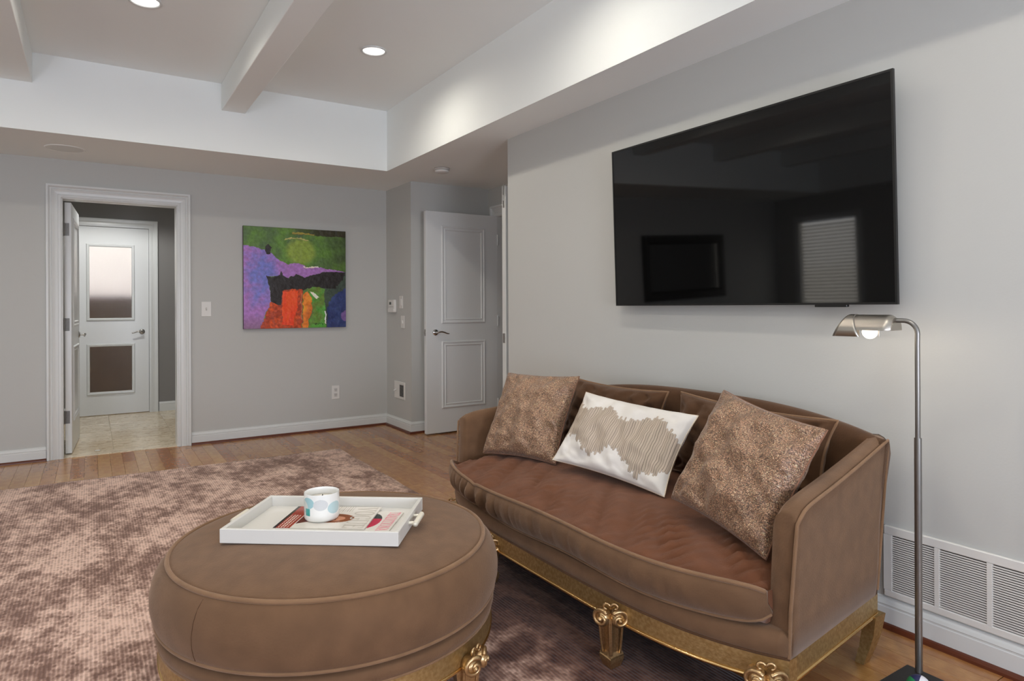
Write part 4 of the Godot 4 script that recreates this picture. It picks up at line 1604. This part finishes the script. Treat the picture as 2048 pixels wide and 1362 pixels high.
	var t := thing("lumbar_pillow", "white rectangular pillow with a wavy beige corded band", "pillow", Vector3(1.832, 0.620, -2.02), pose(Vector3(0.154, -0.063, 0.986), Vector3(0.586, 0.813, -0.039)))
	obj("cover", pillow_mesh(0.585, 0.346, 0.125, 81, 0.075, 0.014), lm, t)
	var p := Mb.new()
	var ep := edge_path(0.581, 0.342, 0.075)
	p.tube(ep, 0.003, 6, true)
	obj("seam", p, mat(rgb(226, 210, 184), 0.8), t)


# ---------------------------------------------------------------- ottoman
func ottoman() -> void:
	var at := Vector3(0.650, 0, -2.062)
	var o := thing("ottoman", "large round brown velvet ottoman with a gilt base", "ottoman", at)
	var b := Mb.new()
	var prof := [[0.0005, 0.285], [0.40, 0.284], [0.46, 0.284], [0.502, 0.281], [0.508, 0.286], [0.513, 0.298], [0.519, 0.325], [0.520, 0.355], [0.514, 0.385], [0.503, 0.412], [0.488, 0.430], [0.474, 0.439], [0.468, 0.4425], [0.455, 0.449], [0.42, 0.459], [0.36, 0.468], [0.28, 0.474], [0.15, 0.4765], [0.0005, 0.477]]
	b.lathe(prof, 120)
	var c := obj("cushion", b, M.velvet, o)
	for q in [[0.474, 0.441, 0.0068], [0.505, 0.281, 0.0055]]:
		var p := []
		for k in 140:
			var w := TAU * k / 140.0
			p.append(Vector3(cos(w) * q[0], q[1], sin(w) * q[0]))
		b = Mb.new()
		b.tube(p, q[2], 8, true)
		obj("piping", b, M.welt, c)
	for a in [2.6, 4.7]:
		var p := []
		for k in 10:
			var u := k / 9.0
			var y := lerpf(0.287, 0.432, u)
			var rr := 0.474
			for i in prof.size() - 1:
				if i > 2 and y >= prof[i][1] and y <= prof[i + 1][1]:
					rr = lerpf(prof[i][0], prof[i + 1][0], (y - prof[i][1]) / maxf(1e-5, prof[i + 1][1] - prof[i][1])) + 0.0004
			p.append(Vector3(cos(a) * rr, y, sin(a) * rr))
		b = Mb.new()
		b.tube(p, 0.0011, 5)
		obj("seam", b, M.velvet_dark, c)
	b = Mb.new()
	b.lathe([[0.0005, 0.280], [0.46, 0.279], [0.484, 0.270], [0.502, 0.262], [0.506, 0.245], [0.500, 0.228], [0.490, 0.222], [0.0005, 0.222]], 100)
	obj("base_band", b, M.velvet, o)
	var rp := []
	for k in 120:
		rp.append(Vector3(cos(TAU * k / 120.0) * 0.497, 0.2235, sin(TAU * k / 120.0) * 0.497))
	b = Mb.new()
	b.tube(rp, 0.004, 7, true)
	obj("band_welt", b, M.welt, o)
	# gilt rail with a scalloped lower edge between four legs
	var dir0 := 1.05
	var rows := []
	var bead := []
	for k in 160:
		var w := TAU * k / 160.0
		var ph := cos((w - dir0) * 4.0)
		var yb := 0.158 + 0.022 * clampf(0.3 - ph, 0, 1.3) * 0.6
		var row := PackedVector3Array()
		for q in [[0.494, yb], [0.497, yb + 0.008], [0.494, 0.221], [0.46, 0.221], [0.46, yb]]:
			row.append(Vector3(cos(w) * q[0], q[1], sin(w) * q[0]))
		rows.append(row)
		bead.append(Vector3(cos(w) * 0.495, yb, sin(w) * 0.495))
	b = Mb.new()
	b.grid(rows, true, true, false)
	obj("gilt_rail", b, M.gold, o)
	b = Mb.new()
	b.tube(bead, 0.0055, 8, true)
	obj("rail_bead", b, M.gold_edge, o)
	for k in 4:
		var w := dir0 + k * PI / 2
		scroll_leg(o, Vector3(cos(w) * 0.482, 0.014, sin(w) * 0.482), PI / 2 - w, 0.178)


# ---------------------------------------------------------------- tray with magazines and candle
func tray_set() -> void:
	var y := 0.477
	var ax := Vector3(0.741 - 0.313, 0, -1.762 + 2.079).normalized()
	var az := ax.cross(Vector3.UP).normalized()          # towards the front edge
	var w := 0.533
	var dp := 0.345
	var mid := Vector3(0.527, y, -1.9205) - az * (dp / 2)
	var bs := Basis(ax, Vector3.UP, az)
	var t := thing("serving_tray", "white rectangular serving tray with side handles on the ottoman", "tray", mid, bs)
	var b := Mb.new()
	b.box(Vector3(0, 0.004, 0), Vector3(w - 0.004, 0.008, dp - 0.004), 0.001)
	obj("tray_base", b, M.tray, t)
	for q in [[0, 1], [0, -1], [1, 0], [-1, 0]]:
		b = Mb.new()
		if q[0] == 0:
			b.box(Vector3(0, 0.021, q[1] * (dp / 2 - 0.006)), Vector3(w, 0.042, 0.012), 0.0015)
		else:
			b.box(Vector3(q[0] * (w / 2 - 0.006), 0.021, 0), Vector3(0.012, 0.042, dp - 0.0242), 0.0015)
		obj("side_wall", b, M.tray, t)
	for s in [-1.0, 1.0]:
		b = Mb.new()
		b.tube([Vector3(s * (w / 2 + 0.022), 0.024, -0.05), Vector3(s * (w / 2 + 0.022), 0.024, 0.05)], 0.0085, 14)
		for e in [-0.035, 0.035]:
			b.tube([Vector3(s * (w / 2 - 0.003), 0.024, e), Vector3(s * (w / 2 + 0.02), 0.024, e)], 0.005, 8)
		obj("handle", b, mat(rgb(236, 230, 212), 0.3), t)
	# magazines: local x = reading direction, -z = top of the page
	var fy := y + 0.0082
	var m1 := thing("lower_magazine", "magazine with a pink title, sticking out from under the other on the tray", "magazine", Vector3(0, 0, 0), Basis.IDENTITY)
	place_magazine(m1, mid, bs, Vector2(0.078, -0.004), fy, 0.205, 0.275, 0.0045, -0.02, "TRADITIONAL", rgb(226, 120, 140), 0.036, 1)
	var m2 := thing("top_magazine", "fashion magazine with a red-haired woman on its cover, under the candle", "magazine", Vector3(0, 0, 0), Basis.IDENTITY)
	place_magazine(m2, mid, bs, Vector2(-0.006, -0.028), fy + 0.0047, 0.215, 0.285, 0.0042, 0.02, "VOGUE", rgb(186, 180, 168), 0.066, 2)
	# candle in a printed white tumbler
	var S := 512
	var H := 128
	var im := Image.create(S, H, false, Image.FORMAT_RGB8)
	im.fill(Color(0.93, 0.93, 0.91))
	var dots := [[0.37, 0.30, 26, Color(0.62, 0.78, 0.80)], [0.45, 0.45, 30, Color(0.80, 0.82, 0.80)], [0.60, 0.30, 24, Color(0.87, 0.88, 0.87)], [0.72, 0.55, 28, Color(0.75, 0.82, 0.82)], [0.86, 0.4, 26, Color(0.84, 0.84, 0.83)], [0.1, 0.5, 28, Color(0.72, 0.82, 0.83)], [0.24, 0.35, 25, Color(0.82, 0.83, 0.83)]]
	for q in dots:
		for yy in H:
			for xx in S:
				var dx: float = (xx - q[0] * S) * 0.72
				var dy: float = yy - q[1] * H
				if dx * dx + dy * dy < q[2] * q[2]:
					im.set_pixel(xx, yy, q[3])
	im.fill_rect(Rect2i(int(0.345 * S), int(0.50 * H), 30, int(0.26 * H)), Color(0.12, 0.60, 0.58))
	var cm := mat(Color.WHITE, 0.12)
	cm.albedo_texture = ImageTexture.create_from_image(im)
	cm.clearcoat_enabled = true
	var ca := Vector3(0.617, fy + 0.0091, -2.088)
	var c := thing("candle", "white printed glass candle with teal and grey dots standing on the magazine", "candle", ca, Basis(Vector3.UP, -0.42))
	b = Mb.new()
	b.lathe([[0.046, 0.0], [0.051, 0.003], [0.054, 0.009], [0.0545, 0.05], [0.0545, 0.084], [0.0538, 0.0865]], 56, Vector3.ZERO, Basis.IDENTITY, true, true)
	for k in b.U.size():
		b.U[k] = Vector2(b.U[k].x, 1.0 - b.P[k].y / 0.0865)
	obj("tumbler", b, cm, c)
	b = Mb.new()
	b.lathe([[0.0538, 0.0865], [0.0515, 0.086], [0.050, 0.078], [0.050, 0.006], [0.0005, 0.004], [0.0005, 0.0], [0.046, 0.0]], 48, Vector3.ZERO, Basis.IDENTITY, true, false)
	obj("inner_wall", b, mat(rgb(238, 238, 234), 0.15), c)
	b = Mb.new()
	b.lathe([[0.0005, 0.064], [0.02, 0.0645], [0.049, 0.066], [0.0495, 0.01], [0.0005, 0.01]], 40)
	obj("wax", b, mat(rgb(240, 236, 224), 0.45), c)
	b = Mb.new()
	b.tube([Vector3(0, 0.063, 0), Vector3(0.001, 0.07, 0), Vector3(0.003, 0.076, 0.001)], 0.0016, 6)
	obj("wick", b, M.black, c)


func place_magazine(t: Node3D, mid: Vector3, bs: Basis, off: Vector2, y: float, w: float, h: float, th: float, turn: float, title: String, tc: Color, size: float, kind: int) -> void:
	# the top of the page points to the tray's right (+x of the tray), reading runs towards its front (+z)
	var b2 := bs * Basis(Vector3.UP, turn) * Basis(Vector3(0, 0, 1), Vector3(0, 1, 0), Vector3(-1, 0, 0))
	t.transform = Transform3D(b2, Vector3(mid.x, y, mid.z) + bs * Vector3(off.x, 0, off.y))
	var b := Mb.new()
	b.box(Vector3(0, th / 2, 0), Vector3(w, th - 0.0006, h), 0.0004)
	obj("pages", b, M.paper, t)
	var W := 128
	var H := 168
	var im := Image.create(W, H, false, Image.FORMAT_RGB8)
	im.fill(Color(0.90, 0.88, 0.84))
	for yy in H:
		for xx in W:
			var u := float(xx) / W
			var v := float(yy) / H
			var c := Color(0.90, 0.88, 0.84)
			if kind == 2:
				# a figure: hair, face, dark red dress
				if Vector2((u - 0.55) / 0.20, (v - 0.44) / 0.23).length() < 1.0:
					c = Color(0.56, 0.30, 0.14)
				if Vector2((u - 0.56) / 0.105, (v - 0.42) / 0.115).length() < 1.0:
					c = Color(0.88, 0.62, 0.48)
				if v > 0.62 and absf(u - 0.55) < 0.10 + (v - 0.62) * 0.9:
					c = Color(0.84, 0.58, 0.46) if v < 0.70 else Color(0.38, 0.07, 0.09)
				if Vector2((u - 0.53) / 0.016, (v - 0.41) / 0.010).length() < 1.0 or Vector2((u - 0.60) / 0.016, (v - 0.41) / 0.010).length() < 1.0:
					c = Color(0.25, 0.14, 0.1)
				if Vector2((u - 0.565) / 0.03, (v - 0.475) / 0.010).length() < 1.0:
					c = Color(0.70, 0.25, 0.22)
				if v > 0.80:
					c = Color(0.60, 0.16, 0.10)
				if v > 0.80 and v < 0.815:
					c = Color(0.9, 0.88, 0.84)
				if v > 0.965:
					c = Color(0.10, 0.07, 0.07)
				# blurred white headline strokes in the red corner
				if v > 0.845 and v < 0.955 and u > 0.42 and u < 0.97 and int(v * 62.0) % 2 == 0 and sin(u * 95.0 + v * 40.0) > -0.75:
					c = Color(0.90, 0.86, 0.82)
				# cover lines
				if u < 0.24 and v > 0.28 and v < 0.5 and int(v * 110) % 3 == 0 and sin(u * 160.0) > -0.5:
					c = Color(0.66, 0.63, 0.58)
			else:
				if Vector2((u - 0.46) / 0.36, (v - 0.34) / 0.16).length() < 1.0:
					c = Color(0.75, 0.10, 0.26) if u > 0.35 else Color(0.14, 0.16, 0.15)
			im.set_pixel(xx, yy, c)
	var cm := mat(Color.WHITE, 0.18)
	cm.albedo_texture = ImageTexture.create_from_image(im)
	b = Mb.new()
	b.put(PackedVector3Array([Vector3(-w / 2, th, h / 2), Vector3(w / 2, th, h / 2), Vector3(w / 2, th, -h / 2), Vector3(-w / 2, th, -h / 2)]), PackedInt32Array([0, 1, 2, 0, 2, 3]), false, PackedVector2Array([Vector2(0, 1), Vector2(1, 1), Vector2(1, 0), Vector2(0, 0)]), false)
	obj("cover", b, cm, t)
	lettering(t, "title", title, size, tc, Vector3(0, th + 0.0002, -h / 2 + size * 0.55 + 0.006), w * 0.94)


func lettering(t: Node3D, called: String, text: String, size: float, c: Color, at: Vector3, width: float) -> void:
	var tm := TextMesh.new()
	var f := SystemFont.new()
	f.font_names = PackedStringArray(["Droid Serif"])
	tm.font = f
	tm.text = text
	tm.font_size = 64
	tm.pixel_size = size / 46.0
	tm.depth = 0.0003
	var o := MeshInstance3D.new()
	o.name = called
	o.mesh = tm
	o.material_override = mat(c, 0.4)
	t.add_child(o, true)
	var wd: float = tm.get_aabb().size.x
	var k := width / maxf(wd, 0.001)
	o.transform = Transform3D(Basis(Vector3.RIGHT, -PI / 2).scaled_local(Vector3(k, 1, 1)), at)


# ---------------------------------------------------------------- floor lamp
func floor_lamp() -> void:
	var at := Vector3(2.168, 0, -1.03)
	var t := thing("floor_lamp", "brushed nickel pharmacy floor lamp with a half-cylinder shade, lit", "lamp", at)
	var b := Mb.new()
	b.box(Vector3(-0.104, 0.011, 0.076), Vector3(0.24, 0.022, 0.24), 0.003)
	obj("base", b, mat(rgb(48, 47, 46), 0.4, 0.3), t)
	b = Mb.new()
	b.tube([Vector3(0, 0.02, 0), Vector3(0, 0.752, 0)], 0.0105, 16)
	obj("lower_pole", b, M.pole, t)
	b = Mb.new()
	var p := [Vector3(0, 0.745, 0), Vector3(0, 0.9, 0), Vector3(0, 1.05, -0.0005)]
	var dir := Vector3(-0.12, 0, -0.993).normalized()
	for k in 9:
		var w := PI / 2 * k / 8.0
		p.append(Vector3(0, 1.078, 0) + dir * (0.040 * (1.0 - cos(w))) + Vector3(0, 0.040 * sin(w), 0))
	p.append(Vector3(0, 1.118, 0) + dir * 0.075)
	b.tube(p, 0.0075, 14)
	obj("upper_pole", b, M.pole, t)
	# shade: a half cylinder along dir, open below, cut slantwise in front
	var side := dir.cross(Vector3.UP).normalized()
	var c0 := Vector3(0, 1.086, 0) + dir * 0.062
	var R := 0.053
	for layer in 1:
		b = Mb.new()
		var rows := []
		for i in 21:
			var row := PackedVector3Array()
			for k in 17:
				var a := PI * k / 16.0
				var len_ := 0.165 - 0.030 * pow(sin(a), 1.0)
				var u := i / 20.0
				var rr := R * (1.0 if u > 0.12 else lerpf(0.80, 1.0, sin(u / 0.12 * PI / 2)))
				row.append(c0 + dir * (u * len_) + side * (cos(a) * rr) + Vector3(0, sin(a) * rr * 0.95, 0))
			for k in 17:
				var a := PI * (16 - k) / 16.0
				var len_ := 0.1645 - 0.030 * pow(sin(a), 1.0)
				var u := i / 20.0
				var rr := (R - 0.0016) * (1.0 if u > 0.12 else lerpf(0.80, 1.0, sin(u / 0.12 * PI / 2)))
				row.append(c0 + dir * (u * len_ + 0.0008) + side * (cos(a) * rr) + Vector3(0, sin(a) * rr * 0.95, 0))
			rows.append(row)
		b.grid(rows, true, false, true, true, false, false, false)
		obj("shade", b, M.nickel, t)
	# the turning visor at the front
	b = Mb.new()
	var vr := []
	for i in 8:
		var row := PackedVector3Array()
		for lay in 2:
			for k in 15:
				var kk: int = k if lay == 0 else 14 - k
				var a := -0.42 + PI * 0.96 * kk / 14.0
				var rr := R * (1.03 if lay == 0 else 1.005)
				var u := lerpf(0.098 + 0.02 * sin(a), 0.166 - 0.028 * sin(a), i / 7.0)
				row.append(c0 + dir * u + side * (-cos(a) * rr) + Vector3(0, sin(a) * rr * 0.95, 0))
		vr.append(row)
	b.grid(vr, true, false, true, true, false, false, true)
	obj("visor", b, M.nickel, t)
	b = Mb.new()
	var cap := []
	for k in 13:
		var a := PI * k / 12.0
		cap.append(Vector2(cos(a) * R * 0.80, sin(a) * R * 0.76))
	b.prism(PackedVector2Array(cap), -0.003, 0.001, func(u: float, v: float, z: float) -> Vector3: return c0 + side * u + Vector3(0, v, 0) + dir * z)
	obj("shade_end", b, M.nickel, t)
	b = Mb.new()
	b.tube([c0 + dir * 0.004 + Vector3(0, 0.012, 0), c0 + dir * 0.06 + Vector3(0, 0.012, 0)], 0.013, 12)
	obj("socket", b, M.nickel, t)
	b = Mb.new()
	var bc := c0 + dir * 0.078 + Vector3(0, -0.006, 0)
	var prof := []
	for k in 13:
		var a := PI * k / 12.0
		prof.append([maxf(0.0005, 0.0235 * sin(a)), -0.0235 * cos(a)])
	b.lathe(prof, 20, bc)
	obj("bulb", b, M.bulb_on, t)
	b = Mb.new()
	b.tube([c0 + dir * 0.05 + Vector3(0, 0.005, 0), c0 + dir * 0.05 + Vector3(0, -0.024, 0)], 0.002, 6)
	obj("switch", b, M.nickel, t)
	var l := OmniLight3D.new()
	l.name = "floor_lamp_bulb_light"
	l.light_energy = 0.025
	l.light_color = rgb(255, 236, 210)
	l.light_size = 0.02
	l.omni_range = 8
	l.omni_attenuation = 2.0
	l.shadow_enabled = true
	t.add_child(l)
	l.position = bc
	# striped ball on the base
	var bt := thing("striped_ball", "small ball with white, yellow, red and green panels on the lamp base", "ball", Vector3(2.022, 0.022, -0.961), Basis(Vector3(0.3, 0.2, 1).normalized(), 0.9))
	var cols := [rgb(235, 235, 240), rgb(232, 196, 84), rgb(214, 40, 36), rgb(240, 240, 244), rgb(44, 140, 88), rgb(40, 44, 90)]
	var up := bt.basis.inverse() * Vector3.UP
	for k in 6:
		b = Mb.new()
		var rows := []
		for i in 13:
			var a := PI * i / 12.0
			var row := PackedVector3Array()
			for j in 6:
				var w := TAU * (k + j / 5.0) / 6.0
				row.append(up * 0.033 + 0.033 * Vector3(sin(a) * cos(w), cos(a), sin(a) * sin(w)))
			rows.append(row)
		b.grid(rows, false, false, true, false, false)
		obj("panel", b, mat(cols[k], 0.4), bt)


# ---------------------------------------------------------------- the side of the room that shows only in the television
func unseen_side() -> void:
	var i := 0
	for q in [["window_1", Vector3(LEFT_X, 0.42, -5.36), PI / 2, 0.84, 1.55, "window with white blinds on the left wall, seen mirrored in the television"], ["window_2", Vector3(-1.6, 0.38, BACK_Z), PI, 1.34, 1.64, "left window in the wall behind the camera, out of view"], ["window_3", Vector3(0.9, 0.38, BACK_Z), PI, 1.34, 1.64, "right window in the wall behind the camera, out of view"], ["window_4", Vector3(LEFT_X, 0.42, -2.3), PI / 2, 1.54, 1.55, "added middle window of the left wall, unseen, for fill light"], ["window_5", Vector3(LEFT_X, 0.42, 0.1), PI / 2, 1.54, 1.55, "added left wall window nearest the camera, unseen, for fill light"]]:  # the last two windows are added for fill light
		var w: float = q[3]
		var h: float = q[4]
		# local: x across, y up, z into the room
		var t := thing(q[0], q[5], "window", q[1], Basis(Vector3.UP, q[2]), "", "structure")
		var f := Mb.new()
		f.casing(-w / 2, w / 2, 0, h, [[0.0, -0.1], [0.0, 0.012], [0.06, 0.018], [0.08, 0.018], [0.085, 0.0], [0.04, 0.0], [0.04, -0.1]], func(u: float, v: float, b: float) -> Vector3: return Vector3(u, v, b), true)
		obj("window_frame", f, M.trim, t)
		var g := Mb.new()
		g.box(Vector3(0, h / 2, -0.085), Vector3(w, h, 0.004))
		obj("glass_pane", g, M.glass, t)
		if i == 0:
			for k in 30:
				var s := Mb.new()
				s.box(Vector3(0, 0.03 + k * (h - 0.05) / 30.0, -0.006), Vector3(w - 0.02, 0.0022, 0.046), 0.0008, Basis(Vector3.RIGHT, 0.75))
				obj("blind_slat", s, M.plastic, t)
		i += 1
	var m := thing("wall_mirror", "wide dark framed mirror left of the hall doorway, seen mirrored in the television", "mirror", Vector3(-2.03, 0.98, FAR_Z))
	var fr := Mb.new()
	fr.casing(-0.66, 0.66, 0.12, 0.74, [[0.0, 0.0], [0.0, 0.02], [0.03, 0.05], [0.10, 0.05], [0.12, 0.03], [0.12, 0.0]], func(u: float, v: float, b: float) -> Vector3: return Vector3(u, v, b), true)
	obj("mirror_frame", fr, mat(rgb(30, 26, 24), 0.35), m)
	var gl := Mb.new()
	gl.box(Vector3(0, 0.43, 0.008), Vector3(1.34, 0.64, 0.012))
	obj("mirror_glass", gl, mat(rgb(150, 150, 150), 0.05, 1.0), m)
	var c := thing("console_table", "dark wooden console table under the mirror, out of view at left", "table", Vector3(-2.1, 0, FAR_Z + 0.25))
	var tp := Mb.new()
	tp.box(Vector3(0, 0.80, 0), Vector3(1.7, 0.04, 0.42), 0.004)
	obj("tabletop", tp, mat(rgb(58, 40, 30), 0.3), c)
	for sx in [-1, 1]:
		for sz in [-1, 1]:
			var lg := Mb.new()
			lg.box(Vector3(sx * 0.80, 0.39, sz * 0.17), Vector3(0.06, 0.78, 0.06), 0.003)
			obj("leg", lg, mat(rgb(58, 40, 30), 0.3), c)
